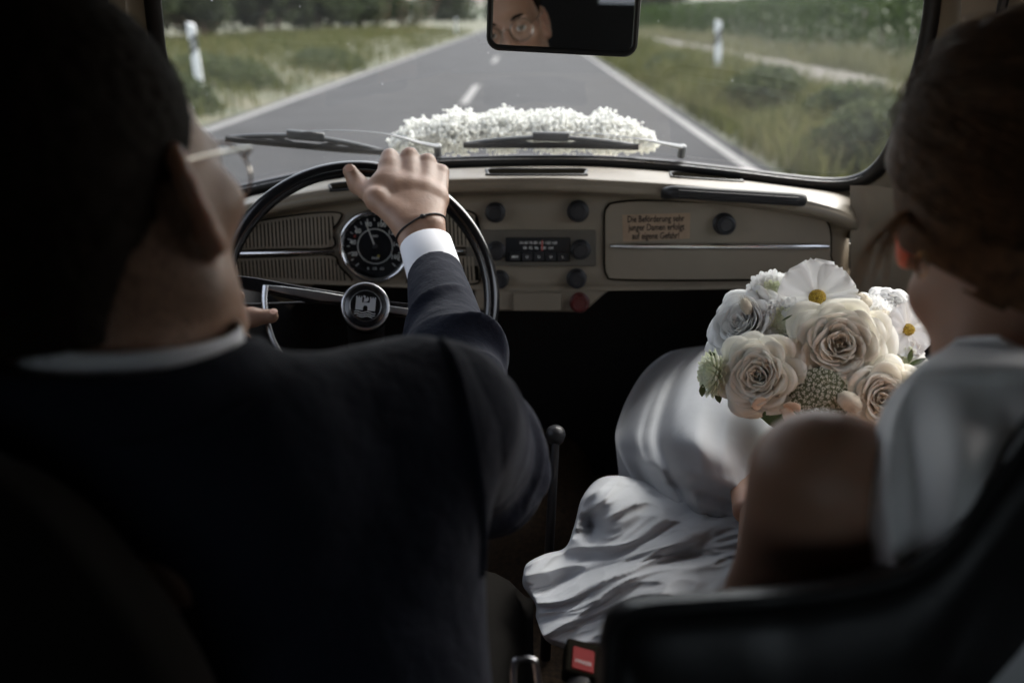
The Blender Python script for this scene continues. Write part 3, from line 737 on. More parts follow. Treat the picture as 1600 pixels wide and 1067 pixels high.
for dy in (-.28, -.38, -.47):
    P = [ep(x, dy+.03*math.sin(x*13)-.10*(x*x), .0096) for x in np.linspace(-.46+.12*(dy < -.4), .46-.12*(dy < -.4), 18)]
    obj('emblem_wave', tube(P, .0008, 6), M_['emblem'], wheel)
# spokes to left and right, black backing and chrome half ring
def spoke(a0, P, w0, w1, m, name, th=.004):
    pass
def wv(px, py, h=0.):                                 # photo direction met with the plane of the wheel, raised by h
    r = ray(px, py); t = ((RC+WNv*h-CAM) @ WNv)/(r @ WNv); return CAM+r*t
def strap(name, top, bot, m, h=.004, th=.005, bv=.0015):
    P = [wv(x, y, h) for x, y in top]+[wv(x, y, h) for x, y in bot[::-1]]
    o = obj(name, prism(P[::-1], -WNv*th), m, wheel); bevel(o, bv); return o
strap('spoke', [(352, 428), (400, 434), (470, 447), (540, 458)], [(350, 446), (400, 455), (470, 470), (540, 480)], M_['black_gloss'], -.004, .008)
strap('spoke', [(600, 470), (680, 478), (768, 492)], [(600, 492), (680, 502), (765, 512)], M_['black_gloss'], -.004, .008)
strap('horn_ring_arm', [(414, 445), (440, 447), (500, 455), (540, 462)], [(418, 452), (440, 458), (500, 470), (540, 472)], M_['chrome_dull'], .006, .004)
strap('horn_ring_arm', [(602, 477), (640, 482), (712, 494)], [(602, 487), (640, 493), (712, 500)], M_['chrome_dull'], .006, .004)
hr = [(415, 446), (413, 470), (417, 500), (428, 535), (447, 565), (475, 590), (510, 606), (560, 612), (612, 604), (655, 582), (688, 550), (706, 520), (713, 495)]
obj('horn_ring', tube([wv(x, y, .006) for x, y in crom(hr, 5)], .0034, 8, flat=(1, 1.3)), M_['chrome_dull'], wheel)
col_ = [HC-WNv*.03, HC-WNv*.12, HC-WNv*.32+np.array((0, 0, -.05))]
obj('steering_column', tube(col_, [.028, .03, .03], 20), M_['knob'], wheel)
obj('indicator_stalk', tube([wv(340, 476, -.06), wv(400, 476, -.06), wv(520, 471, -.06)], [.003, .0025, .002], 8), M_['knob'], wheel)

# ---- mirror
MC = Pd(879, 26, 1.33)
def mirror_build(eye):
    n = nrm(nrm(CAM-MC)+nrm(eye-MC)); Mx = basis(n, (0.045, 0, 1)); 
    sx = 114/FP*1.33/abs(Mx[0, 0]); sy = 52/FP*1.33
    o2 = [(a*sx, b*sy) for a, b in [(x/1.0, y/1.0) for x, y in rrect(2, 2, .001, 1)]]
    o2 = rrect(2*sx, 2*sy, .014, 6)
    P = [MC+Mx[:, 0]*a+Mx[:, 1]*b for a, b in o2]
    body = obj('rear_view_mirror', prism([p-n*.002 for p in P], -n*.016), M_['rubber'], car); bevel(body, .003)
    P2 = [MC+Mx[:, 0]*a*.985+Mx[:, 1]*b*.955 for a, b in o2]
    obj('mirror_glass', (P2, [tuple(range(len(P2)))]), M_['mirror'], body, False, None)
    obj('mirror_rim', tube([MC+Mx[:, 0]*a+Mx[:, 1]*b for a, b in o2], .0042, 8, True), M_['rubber'], body)
    obj('mirror_stem', tube([MC-n*.012, MC-n*.03+np.array((0, 0, .04)), MC-n*.02+np.array((0, .02, .13))], .006, 10), M_['chrome_dull'], body)

# ---- cowl, bonnet, wipers
CY = [(-.62, 1.62), (-.5, 1.72), (-.3, 1.80), (0, 1.835), (.3, 1.81), (.5, 1.73), (.6, 1.65)]
def cowl_pt(x, k):       # k 0..: from the glass foot forward over the bonnet
    y0 = 1.835-.45*(x)**2; z0 = .938-.34*x*x
    f = [(0, .0), (.03, .002), (.07, -.008), (.15, -.03), (.30, -.085), (.55, -.21), (.85, -.38), (1.05, -.54)]
    return np.array((XC+x*(1-.25*(f[k][0])), y0+f[k][0], z0+f[k][1]-.10*x*x*f[k][0]*3))
G = [[cowl_pt(x, k) for k in range(8)] for x in np.linspace(-.62, .62, 13)]
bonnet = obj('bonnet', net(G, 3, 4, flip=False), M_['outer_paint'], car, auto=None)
for k in range(22):
    x = -.13+k*.0115
    p = cowl_pt(x, 1); q = cowl_pt(x+.005, 2)
    obj('cowl_louvre', box((p[0], p[1]+.012, p[2]+.0022), (.0050, .026, .003)), M_['slot'], bonnet, False, None)
def wiper(name, blade, piv, tip, arm, d, label):
    root = None
    bl = [ws(x, y, d) for x, y in blade]
    w = obj('wiper', tube(crom(bl, 4), .0038, 6, flat=(1.5, .8)), M_['rubber'], car)
    w['label'] = label
    up = nrm(np.array((0, -.1, .9)))
    n_ = len(bl)
    a = bl[0]; b = bl[-1]
    L = lambda t, h: (a+(b-a)*t)+up*h+np.array((0, .006, 0))
    obj('blade_bridge', tube(crom([L(.02, .001), L(.14, .007), L(.32, .0125), L(.5, .015), L(.68, .0125), L(.86, .007), L(.98, .001)], 4), .0044, 8, flat=(1, 1.2)), M_['wiper'], w)
    obj('blade_claw', tube(crom([L(.12, .001), L(.2, .006), L(.27, .009), L(.34, .006), L(.42, .001)], 3), .0034, 6), M_['wiper'], w)
    obj('blade_claw', tube(crom([L(.58, .001), L(.66, .006), L(.73, .009), L(.8, .006), L(.88, .001)], 3), .0034, 6), M_['wiper'], w)
    o = obj('blade_mount', box(L(.5, .0165), (.066, .012, .017), np.array((nrm(b-a), nrm(np.cross(up, b-a)), up)).T), M_['wiper'], w); bevel(o, .004, 3)
    ar = [ws(x, y, d+.006) for x, y in arm]
    obj('wiper_arm', tube(crom(ar, 5), [.0028]*int(len(crom(ar, 5))*.45)+list(np.linspace(.003, .0125, len(crom(ar, 5))-int(len(crom(ar, 5))*.45))), 8, flat=(.35, 1)), M_['wiper_arm'], w)
    obj('wiper_pivot', lathe([(.007, -.02), (.007, .002), (.005, .004), (0, .005)], ar[-1], nrm((0, -.5, 1)), 16), M_['wiper_arm'], w)
wiper('wiper', [(352, 226), (450, 235), (540, 243), (600, 247)], None, None, [(470, 218), (525, 216), (585, 219), (625, 226), (655, 235), (684, 241)], .018, 'wiper in front of the driver, partly behind his glasses')
wiper('wiper', [(724, 236), (800, 236), (900, 236.5), (998, 239)], None, None, [(880, 220), (930, 221), (975, 226), (1010, 231), (1040, 237), (1066, 242)], .018, 'wiper in front of the white flower garland')

# ---- cabin shell: sides with window openings, roof, floor, rear
def side(sg):
    X = lambda z: XC+sg*np.interp(z, [.2, .5, .85, .95, 1.15, 1.36, 1.42], [.57, .60, .61, .618, .64, .60, .55])
    pts = []
    Y0, Y1 = -.75, 1.70
    def sheet(name, y0, y1, z0, z1, m, th=.03, ny=4, off=0., parent=car):
        ys_ = np.linspace(y0, y1, ny); zs = np.linspace(z0, z1, 6)
        V = []
        for dx in (0, th*sg):
            for y in ys_:
                for z in zs: V.append((X(z)+dx-off*sg, y, z))
        n = ny*6; F = grid_faces(ny, 6)+[tuple(i+n for i in f)[::-1] for f in grid_faces(ny, 6)]
        for j in range(5): F += [(j, j+1, n+j+1, n+j), ((ny-1)*6+j, n+(ny-1)*6+j, n+(ny-1)*6+j+1, (ny-1)*6+j+1)]
        for i in range(ny-1): F += [(i*6, n+i*6, n+(i+1)*6, (i+1)*6), (i*6+5, (i+1)*6+5, n+(i+1)*6+5, n+i*6+5)]
        o = obj(name, (V, F), m, parent); bevel(o, .004, 2); return o
    d = sheet('door', .42, 1.58, .15, .93, M_['beige'])
    sheet('door_trim_panel', .45, 1.555, .18, .848, M_['black_vinyl'], .006, off=.006, parent=d)
    obj('trim_piping', tube([(X(.85)-sg*.008, y, .85) for y in np.linspace(.45, 1.555, 6)], .003, 8), M_['chrome_dull'], d)
    h_ = obj('window_crank', tube([(X(.7)-sg*.03, 1.15, .72), (X(.7)-sg*.04, 1.06, .66)], [.008, .005], 8), M_['chrome_dull'], d)
    sheet('side_panel', -.75, .405, .15, 1.0, M_['black_vinyl'])
    sheet('kick_panel', 1.595, 1.75, .15, .93, M_['beige']); sheet('footwell_panel', 1.755, 2.12, .15, .84, M_['black_vinyl'])
    sheet('door_pillar_blocker', .40, .66, .93, 1.37, M_['black_vinyl'], .03); sheet('window_frame', 1.40, 1.50, .935, 1.37, M_['beige'], .02, parent=d); sheet('window_rail', .66, 1.395, 1.31, 1.37, M_['beige'], .02, parent=d)  # door pillar is unseen, widened to block side light from the rear
    sheet('rear_quarter_blocker', -.75, .395, .99, 1.37, M_['black_vinyl'], .03)  # unseen black panel added over the quarter window to keep the rear dark
    obj('window_seal', tube([(X(.935)-sg*.002, y, .935) for y in np.linspace(.46, 1.54, 6)], .007, 8), M_['rubber'], d)
side(1); side(-1)
# roof panel from header to rear with rounded sides
rz = lambda x: 1.45-.30*abs((x)/.5)**3.2*.35
G = []
for y in (-.80, -.6, -.2, .3, .8, 1.15, 1.34, 1.44):
    row = []
    for x in (-.54, -.50, -.46, -.38, -.2, 0, .2, .38, .46, .50, .54):
        z = {.54: 1.345, .50: 1.375, .46: 1.40, .38: 1.43, .2: 1.455, 0: 1.465}[abs(x)]
        if y >= 1.1: z -= (y-1.1)*.10
        if y < -.1: z -= (-.1-y)*.25
        row.append((XC+x*1.17, y, z))
    G.append(row)
V, F = net(G, 3, 3, flip=False); N2 = len(V)
rf_ = obj('roof', (np.concatenate([V, V+(0, 0, .02)]), F+[tuple(i+N2 for i in f)[::-1] for f in F]), M_['headliner'], car, auto=None)
# header and front pillars joining windscreen frame to roof and doors
top = np.array([p for p in rd]); 
outer = []
for p in rd:
    x = p[0]-XC; z = p[2]
    if z > 1.25: q = np.array((XC+np.clip(x*1.0, -.62, .62), 1.40, min(1.455, 1.46-.25*max(0, abs(x)-.38))))
    else: q = np.array((XC+np.sign(x)*max(abs(x)*0+np.interp(z, [.9, 1.0, 1.15, 1.25, 1.36], [.612, .622, .636, .62, .595]), .2), np.interp(z, [.9, 1.0, 1.25], [1.60, 1.56, 1.44]), z))
    outer.append(q)
outer = np.array(outer)
fa = []
for i in range(nR):
    j = (i+1) % nR
    if (rd[i][2] > .985 or abs(rd[i][0]-XC) > .5) and (rd[j][2] > .985 or abs(rd[j][0]-XC) > .5): fa.append((i, j, nR+j, nR+i))
obj('front_pillar', (np.concatenate([rd, outer]), fa), M_['beige'], car, auto=None)
for sg in (-1, 1):
    P = [(XC+sg*.605, 1.54, .95), (XC+sg*.612, 1.50, 1.02), (XC+sg*.620, 1.47, 1.12), (XC+sg*.612, 1.43, 1.25), (XC+sg*.592, 1.38, 1.34), (XC+sg*.575, 1.28, 1.365), (XC+sg*.570, .9, 1.37), (XC+sg*.570, .45, 1.37)]
    obj('door_seal', tube(crom(P, 4), .007, 8), M_['rubber'], car)
for sg, px in ((1, 1338), (-1, 322)):
    G = []
    for t in (0, .25, .5, .75, 1):
        row = []
        for y_ in (292, 330, 380, 430, 480, 560):
            a = D(px, min(y_, 440), -.004); a = np.array((a[0]-sg*.006, a[1]+.01, D(px, y_, 0)[2])); b = np.array((XC+sg*.612, 1.575, a[2]))
            row.append(a+(b-a)*t+np.array((0, .03*math.sin(t*math.pi), 0)))
        G.append(row)
    obj('dash_end_panel', net(G, 3, 3), M_['beige'], car, auto=None)
# floor, tunnel, bulkhead, underdash, rear
obj('cabin_floor', box((XC, .8, .19), (1.24, 3.1, .03)), M_['carpet'], car)
obj('tunnel', net([[(XC+x, y, z) for x, z in ((-.13, .20), (-.10, .27), (-.05, .31), (0, .32), (.05, .31), (.10, .27), (.13, .20))] for y in (-.2, .6, 1.4, 2.15)], 2, 3), M_['carpet'], car)
obj('bulkhead', box((XC, 2.12, .50), (1.26, .03, .64)), M_['black_vinyl'], car)
obj('rear_wall', box((XC, -.80, .59), (1.30, .03, .86)), M_['black_vinyl'], car); obj('rear_header', box((XC, -.80, 1.36), (1.30, .03, .12)), M_['black_vinyl'], car)
for x in (-.46, .46): obj('rear_pillar', box((XC+x*1.13, -.80, 1.16), (.24, .03, .28)), M_['black_vinyl'], car)
obj('rear_window', box((XC, -.80, 1.16), (.80, .006, .28)), M_['window'], car)
gs = obj('gear_lever', tube([(XC+.0, 1.25, .32), (XC+.0, 1.22, .45), Pd(868, 684, 1.42)], [.008, .007, .006], 10), M_['knob'], car)
obj('gear_knob', lathe([(.007, -.018), (.012, -.011), (.0145, 0), (.013, .006), (.008, .011), (0, .0125)], Pd(868, 678, 1.42), (0, -.3, 1), 20), M_['knob'], gs)
# ================================================================== SEATS AND BELTS
M_['seat_dark'] = mat('seat_dark', (.008, .007, .006), .9, bump=.2, bscale=300, spec=.08)
def PZ(px, py, z):
    r = ray(px, py); return CAM+r*((z-CAMZ)/r[2])
def seat(outline, depth0, hinge, label, tilt=.0):
    pts = crom(outline, 4); A = []
    root_pts = np.array([Pd(x, y, depth0+dd) for x, y, dd in pts])
    n = len(root_pts); d = np.array((0, .085, -.015))
    bulge = [(0, 0, 0), (-.004, .0, -.006), (0, .0, -.02)]
    C0 = root_pts
    cen = C0.mean(0)+np.array((0, 0, -.3))
    def shr(P, s): 
        Q = P.copy(); v = cen-P; v /= np.linalg.norm(v, axis=1)[:, None]; return Q+v*s
    prof = [(.70, -.020), (.45, -.020), (.30, -.020), (.12, -.017), (.05, -.012), (.022, -.003), (.008, .006), (0, .018), (-.002, .04), (0, .062), (.012, .078), (.04, .088), (.12, .09), (.3, .09)]
    rows = [shr(C0, s)+np.array((0, y, -.55*max(0, y))) for s, y in prof]
    V = np.concatenate(rows); F = grid_faces(len(rows), n, flip=True)
    o = obj('seat_back', (V, F), M_['seat_leather'] if depth0 > .5 else M_['seat_dark'], car, auto=None, label=label)
    if depth0 > .5: obj('seat_piping', tube(shr(C0, .006)+np.array((0, .006, 0)), .0035, 8), M_['seat_leather'], o)
    return o
sb = seat([(945, 1200, .03), (946, 1100, .03), (950, 1030, .03), (957, 985, .03), (972, 962, .025), (1005, 947, .02), (1100, 939, .01), (1200, 932, 0), (1300, 922, 0), (1390, 905, 0), (1450, 880, 0), (1505, 833, 0), (1555, 768, 0), (1600, 706, 0), (1660, 625, 0), (1730, 560, .0), (1820, 520, .0), (1950, 510, 0)], .52, 0, 'black leather front seat back with raised headrest part, bride sits in it')
sd = seat([(-520, 600, 0), (-400, 610, 0), (-250, 650, 0), (-120, 690, 0), (-20, 735, 0), (50, 790, 0), (110, 860, 0), (165, 930, 0), (210, 1000, 0), (245, 1067, 0), (285, 1160, 0)], .45, 0, 'dark front seat back behind the driver, low left')
# seat cushions
for sx, lb in ((.33, 'dark woven seat cushion under the bride'), (-.27, 'dark seat cushion under the driver')):
    G = []
    for x in (-.25, -.24, -.2, -.1, 0, .1, .2, .24, .25):
        e = .05 if abs(x) > .235 else (.015 if abs(x) > .19 else 0)
        G.append([(XC+sx+x, y, z-e) for y, z in ((.55, .50), (.75, .52), (1.0, .545), (1.12, .545), (1.17, .52), (1.185, .46), (1.185, .25))])
    obj('seat_cushion', net(G, 3, 4, flip=False), mat('seat_cloth', (.045, .045, .045), .85, var=.35, vscale=260, bump=.4, bscale=300) if sx > 0 else M_['seat_dark'], car, auto=None, label=lb)
def plate_on(c, ax, ay, pts, th, name, m, parent, bev=.002):
    n = np.cross(ax, ay); P = [c+ax*x+ay*y for x, y in pts]
    o = obj(name, prism(P, n*th), m, parent); bevel(o, bev, 3); return o
bc = Pd(910, 1030, .92); ax = nrm(Pd(935, 1037, .92)-Pd(885, 1023, .92)); ay = nrm(Pd(920, 995, .96)-Pd(900, 1065, .90)); ay = nrm(ay-ax*(ax @ ay)); nn = np.cross(ax, ay)
bk = plate_on(bc-nn*.012, ax, ay, rrect(.033, .046, .004), .015, 'seat_belt_buckle', M_['slot'], car, .003)
bk['label'] = 'black seat belt buckle with red release button'
rb = plate_on(bc+nn*.002, ax, ay, [(x, y-.004) for x, y in rrect(.021, .030, .002)], .0022, 'release_button', M_['red_plastic'], bk, .0008)
v, f = text_mesh('PRESS', .0062, bc+nn*.0044-ay*.009, np.array((ax, ay, nn)).T, .0001, bold=.0001); obj('button_lettering', (v, f), M_['red_knob'], bk, False, None)
obj('belt_stalk', tube([bc-ay*.02-nn*.005, bc-ay*.06-nn*.012, bc-ay*.14-nn*.03], [.011, .012, .012], 8, flat=(.6, 1)), M_['rubber'], bk)
lp = [Pd(x, y, .80) for x, y in ((803, 1100), (803, 1040), (812, 1030), (832, 1030), (838, 1042), (846, 1100))]
obj('belt_bracket', tube(crom(lp, 4), .0022, 8), M_['chrome_dull'], car)

# ================================================================== PEOPLE
M_['skin'] = mat('skin', (.32, .190, .130), .5, var=.10, vscale=60, sss=.12, bump=.2, bscale=450, bump2=.15, bscale2=90)
M_['skin_b'] = mat('skin_bride', (.38, .215, .145), .5, var=.05, vscale=30, sss=.35, bump=.08, bscale=500)
M_['nail'] = mat('nail', (.58, .36, .28), .28)
M_['hair_dark'] = mat('hair_dark', (.012, .008, .0055), .8, var=.4, vscale=300, bump=.6, bscale=500, spec=.12)
M_['hair_brown'] = mat('hair_brown', (.115, .056, .026), .55, var=.5, vscale=110, spec=.25)
M_['suit'] = mat('suit_wool', (.0125, .0145, .0235), .9, var=.12, vscale=300, bump=.25, bscale=900, sheen=.03, spec=.12, bump2=.5, bscale2=28)
M_['shirt'] = mat('shirt', (.78, .79, .84), .7, bump=.15, bscale=900)
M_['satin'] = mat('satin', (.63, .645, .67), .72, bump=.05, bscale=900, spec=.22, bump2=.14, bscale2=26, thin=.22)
M_['eye_white'] = mat('eye_white', (.7, .68, .65), .15); M_['iris'] = mat('iris', (.06, .045, .03), .15)
M_['metal_frame'] = mat('metal_frame', (.55, .52, .48), .25, metal=1)
M_['gold'] = mat('gold', (.75, .5, .22), .2, metal=1)
M_['cord'] = mat('cord', (.012, .010, .010), .6)
M_['cape'] = mat('satin_cape_lifted', (.88, .88, .89), .6, bump=.05, bscale=900, spec=.3, bump2=.1, bscale2=26)  # dress satin with extra brightness put into the colour, little light reaches it
def wave(p, s, seed=0):
    p = p*s; return np.sin(p[:, 0]*1.7+2.1*np.sin(p[:, 1]*.9+seed)+seed)*np.sin(p[:, 1]*1.3+1.7*np.sin(p[:, 2]*1.1)+seed*2)*np.sin(p[:, 2]*1.9+1.3*np.sin(p[:, 0])+seed*3)
def head_sdf(fem=False):
    s = Sdf(); q = .94 if fem else 1
    s.ell((0, -.012, .055), (.076*q, .098*q, .088*q))
    s.ell((0, .026, -.012), (.060*q, .063*q, .085*q), k=.035)
    for g in (-1, 1):
        s.cap((g*.052, -.002, -.05), (g*.014, .066, -.086), .020, .018, k=.035)
        s.ell((g*.046, .056, -.004), (.022, .022, .018), k=.025)
        s.cap((g*.012, .084, .030), (g*.042, .074, .031), .010, .009, k=.018)
    s.ell((0, .075, -.082), (.022, .018, .018), k=.02)
    s.cap((0, .086, .026), (0, .110, -.012), .0075, .0115, k=.014)
    for g in (-1, 1): s.ell((g*.012, .098, -.015), (.009, .011, .008), k=.008)
    for g in (-1, 1):
        s.ell((g*.032, .098, .014), (.019, .016, .014), k=.014, sub=True)
        s.ell((g*.032, .0775, .014), (.0142, .0142, .0142), k=.006)
        s.ell((g*.032, .092, .013), (.0125, .012, .0048), k=.003, sub=True)
    s.cap((-.020, .086, -.044), (.020, .086, -.044), .0075, k=.012); s.cap((-.016, .087, -.053), (.016, .087, -.053), .0078, k=.008)
    s.cap((-.022, .097, -.0485), (.022, .097, -.0485), .0022, k=.004, sub=True)
    for g in (-1, 1):
        u = np.array((g*math.sin(R(30)), -math.cos(R(30)), 0)); zt = nrm(np.array((0, -.20, 1.))); n_ = nrm(np.cross(zt, u)); zt = np.cross(u, n_); e0 = np.array((g*.0745*q, .004, .0))
        def E(a, b, c=0): return e0+u*a+zt*b+n_*c
        s.ell(E(.0105, .003), (.0125, .0042, .0285), np.array((u, n_, zt)).T, k=.005)
        hx = [E(.001, .012, 0), E(.004, .025), E(.0115, .0315), E(.0185, .027), E(.0225, .016), E(.0220, .003), E(.018, -.010), E(.013, -.020), E(.008, -.026), E(.002, -.024), E(.000, -.016)]
        s.chain(hx, [.0034, .0040, .0046, .0048, .0048, .0044, .0042, .0052, .0060, .0046, .0034], k=.005)
        sg_ = np.array((g*1., .6, 0)); s.cap(E(.001, -.004)+sg_*.002, E(.003, -.010)+sg_*.003, .0035, k=.004)
        s.chain([E(.010, .022)+sg_*.002, E(.020, .012)+sg_*.002, E(.018, -.006)+sg_*.002, E(.010, -.017)+sg_*.002], .0032, k=.005)
    s.cap((0, -.022, -.03), (0, -.048, -.20), .062*q*(.86 if fem else 1), .064*q*(.84 if fem else 1), k=.03)
    return s
def yawM(deg, pitch=0, roll=0):
    return np.array((Matrix.Rotation(R(-deg), 3, 'Z') @ Matrix.Rotation(R(pitch), 3, 'X') @ Matrix.Rotation(R(roll), 3, 'Y')))
def hand_mesh(J, h=.0017, lo=None, hi=None, extra=None):
    """J: wrist (two points + radii), list of fingers (points, radii), metacarpal roots"""
    s = Sdf()
    for P, r in J['palm']: s.chain(P, r, k=.010)
    for P, r in J['fingers']: s.chain(P, r, k=.0045)
    for P, r in J.get('thumb', []): s.chain(P, r, k=.011)
    for P, r, k in J.get('plus', []): s.chain(P, r, k=k)
    for P, r, k in J.get('minus', []):
        for i in range(len(P)-1): s.cap(P[i], P[i+1], r, r, k=k, sub=True)
    A = np.concatenate([np.array(P) for L in ('palm', 'fingers', 'thumb') for P, r in J.get(L, [])])
    V, F = sdf_mesh(s, A.min(0)-.035, A.max(0)+.035, h)
    return smooth_mesh(V, F, 1, .4), F

# ------------------------------------------------------------------ driver
HO = Pd(150, 358, .62); HM = yawM(15, 0, -15)
def hl(*p): return HO+HM @ np.array(p)
driver = thing('person', (HO[0], .75, .5), 'man in navy suit and round glasses driving, right hand on top of the wheel', 'person')
hs_ = head_sdf(); hf = hs_.xf(HM, HO)
Vh, Fh = sdf_mesh(hf, HO-.2, HO+.2, .0026); Vh = smooth_mesh(Vh, Fh, 1, .5)
# right hand on the rim
RH = {}
def wrim(px, py, rad=0., n=0.):
    p = wv(px, py, 0); v = p-RC; v -= WNv*(v @ WNv); v = nrm(v); return RC+v*WR+v*rad+WNv*n
kn = [(608, 240), (639, 238), (667, 247), (688, 264)]
fing = []
mcp = []
for i, (x, y) in enumerate(kn):
    base = wrim(x, y); rd_ = nrm(base-RC); ln = (1.0, 1.08, 1.0, .85)[i]; rr_ = (.0112, .0112, .0106, .0098)[i]
    dpt = (base-CAM) @ (-RM[:, 2]); m = Pd(x+1, y+6, dpt-.024)
    mcp.append(m)
    p1 = base+rd_*.018*ln-WNv*.026*ln; p2 = base-rd_*.010-WNv*.031; p3 = base-rd_*.021-WNv*.012
    fing.append(([m, p1, p2, p3], [rr_, rr_*.92, rr_*.85, rr_*.75]))
wr0 = Pd(656, 362, 1.372); wr1 = Pd(672, 425, 1.345)
dx = nrm(Pd(690, 352, 1.37)-Pd(624, 352, 1.375))
carp = [wr0-dx*.017+np.array((0, 0, .008)), wr0-dx*.006+np.array((0, 0, .010)), wr0+dx*.006+np.array((0, 0, .010)), wr0+dx*.017+np.array((0, 0, .006))]
palm = [([carp[i], (carp[i]+mcp[i])/2+nrm(CAM-wr0)*.003, mcp[i]], [.017, .0155, .0122]) for i in range(4)]
palm += [([(mcp[i]+mcp[i+1])/2*.45+(carp[i]+carp[i+1])/2*.55+WNv*-.008 for i in (0, 1, 2)], [.017, .016, .015])]
palm += [([wr0-dx*.013, wr1-dx*.012], [.0205, .021]), ([wr0+dx*.013, wr1+dx*.014], [.020, .021])]
tc_ = Pd(628, 345, 1.378); t1_ = Pd(590, 312, 1.395); t2_ = Pd(559, 288, 1.395); 
tb = wrim(546, 268); td = (tb-CAM) @ (-RM[:, 2]); t3_ = Pd(547, 268, td-.020); t2_ = Pd(560, 289, td-.018)
thumb = [([tc_, t1_, t2_, t3_], [.019, .0155, .0125, .0105])]
plus = []
for i in range(4): plus.append(([mcp[i]+nrm(CAM-mcp[i])*.0055+np.array((0, 0, .001)), mcp[i]+nrm(CAM-mcp[i])*.0052], [.0078, .0072], .007))
for i in range(4): plus.append(([mcp[i]+nrm(CAM-mcp[i])*.0068, (mcp[i]*.4+carp[i]*.6)+nrm(CAM-mcp[i])*.0115], [.0038, .0028], .008))
plus.append(([mcp[0]*.75+t1_*.25, t1_*.6+mcp[0]*.4, tc_*.5+mcp[0]*.5], [.010, .010, .014], .02))
Vr, Fr = hand_mesh({'palm': palm, 'fingers': fing, 'thumb': thumb, 'plus': plus}, .0017)
# left hand at the left of the rim, thumb lying across
lb_ = wrim(352, 500); lr = nrm(lb_-RC); tg = nrm(np.cross(WNv, lr))       # tangent along the rim
fl = []; pl = []
for i in range(4):
    b0 = lb_+tg*(.030-.021*i); m = b0+lr*.026+WNv*.020
    fl.append(([m, b0+lr*.024-WNv*.020, b0-lr*.004-WNv*.030, b0-lr*.024-WNv*.014], [.0112, .0104, .0096, .0085])); 
    w_ = lb_+lr*.095+WNv*.045+tg*(.012-.008*i); pl.append(([w_, m], [.017, .0125]))
wl_ = lb_+lr*.10+WNv*.045
pl.append(([wl_, wl_+lr*.06+WNv*.05], [.026, .027]))
t3l = Pd(424, 494, ((lb_-CAM) @ (-RM[:, 2]))-.02); t2l = Pd(392, 496, ((lb_-CAM) @ (-RM[:, 2]))-.024); t1l = Pd(352, 504, ((lb_-CAM) @ (-RM[:, 2]))-.022)
Vl, Fl = hand_mesh({'palm': pl, 'fingers': fl, 'thumb': [([wl_+tg*-.01, t1l, t2l, t3l], [.018, .0140, .0122, .0100])]}, .002)
# torso and arms beneath the clothes
SRp = Pd(655, 662, .70); SLp = HO+np.array((-.19, .0, -.13)); EL = Pd(742, 735, 1.02); NB = HO+np.array((.024, -.045, -.122))
ELl = Pd(60, 1000, 1.0); WL = wl_+lr*.06+WNv*.05
bs = Sdf(); bs.chain([SLp, NB+(0, 0, -.02), SRp], [.05, .06, .05], k=.05).ell(NB+np.array((0, .03, -.26)), (.15, .085, .24), k=.06)
bs.chain([SRp, EL, wr1], [.046, .038, .026], k=.02).chain([SLp, ELl, WL], [.046, .038, .027], k=.02)
bs.chain([NB+np.array((0, .02, -.45)), NB+np.array((.06, .35, -.50)), NB+np.array((.06, .75, -.60))], [.11, .075, .05], k=.05)
bs.chain([NB+np.array((0, .02, -.45)), NB+np.array((-.06, .35, -.50)), NB+np.array((-.06, .75, -.60))], [.11, .075, .05], k=.05)
Vb, Fb = sdf_mesh(bs, NB+np.array((-.5, -.3, -.75)), NB+np.array((.5, 1.0, .3)), .009)
NVH = len(Vh)
obj_body = link('body', mesh('body', *merge((Vh, Fh), (Vr, Fr), (Vl, Fl), (Vb, Fb))), M_['skin'], driver)
# nail of the right thumb, eyes, brows, hair, glasses
nn_ = nrm(CAM-t3_+np.array((0, 0, .6))); 
V, F = lathe([(.0062, 0), (.0058, .0012), (0, .0020)], t3_+nn_*.0088+nrm(t3_-t2_)*.002, nn_, 14); obj('thumb_nail', (V, F), M_['nail'], driver)
V, F = lathe([(.0060, 0), (.0056, .0012), (0, .0020)], t3l+nrm((.2, -.5, 1))*.0082+nrm(t3l-t2l)*.003, nrm((.2, -.5, 1)), 14); obj('thumb_nail', (V, F), M_['nail'], driver)
for g in (-1, 1):
    e = obj('eye', lathe([(.0125*math.sin(a), -.0125*math.cos(a)) for a in np.linspace(0, math.pi, 12)], hl(g*.032, .0775, .014), nrm(Pd(879, 26, 1.33)-hl(g*.032, .0775, .014)), 20), M_['eye_white'], driver)
    gd = nrm(Pd(879, 26, 1.33)-hl(g*.032, .0775, .014))
    obj('iris', lathe([(.0068, .0106), (.0062, .0119), (0, .0130)], hl(g*.032, .0775, .014), gd, 18), M_['iris'], e)
    obj('eyebrow', tube([hl(g*x, y, z) for x, y, z in ((.014, .0935, .033), (.026, .092, .0385), (.040, .0845, .0385), (.050, .075, .033))], [.0028, .0034, .003, .0016], 6, flat=(1, .8)), M_['hair_dark'], driver)
hr_ = Sdf(); hr_.ell((0, -.020, .060), (.0815, .1035, .094)); hr_.cap((0, -.06, .02), (0, -.062, -.045), .060, .045, k=.04)
def hcut(p):                                           # face side and ear openings are cut away
    return -np.maximum.reduce([p[:, 1]-(.058+.5*(p[:, 2]-.085)), -(p[:, 2]-(.012-.9*(p[:, 1]+.02))*1.0)-.055*0])
def hface(p): return -(p[:, 1]*.85-.52*(p[:, 2]-.07)-.046)
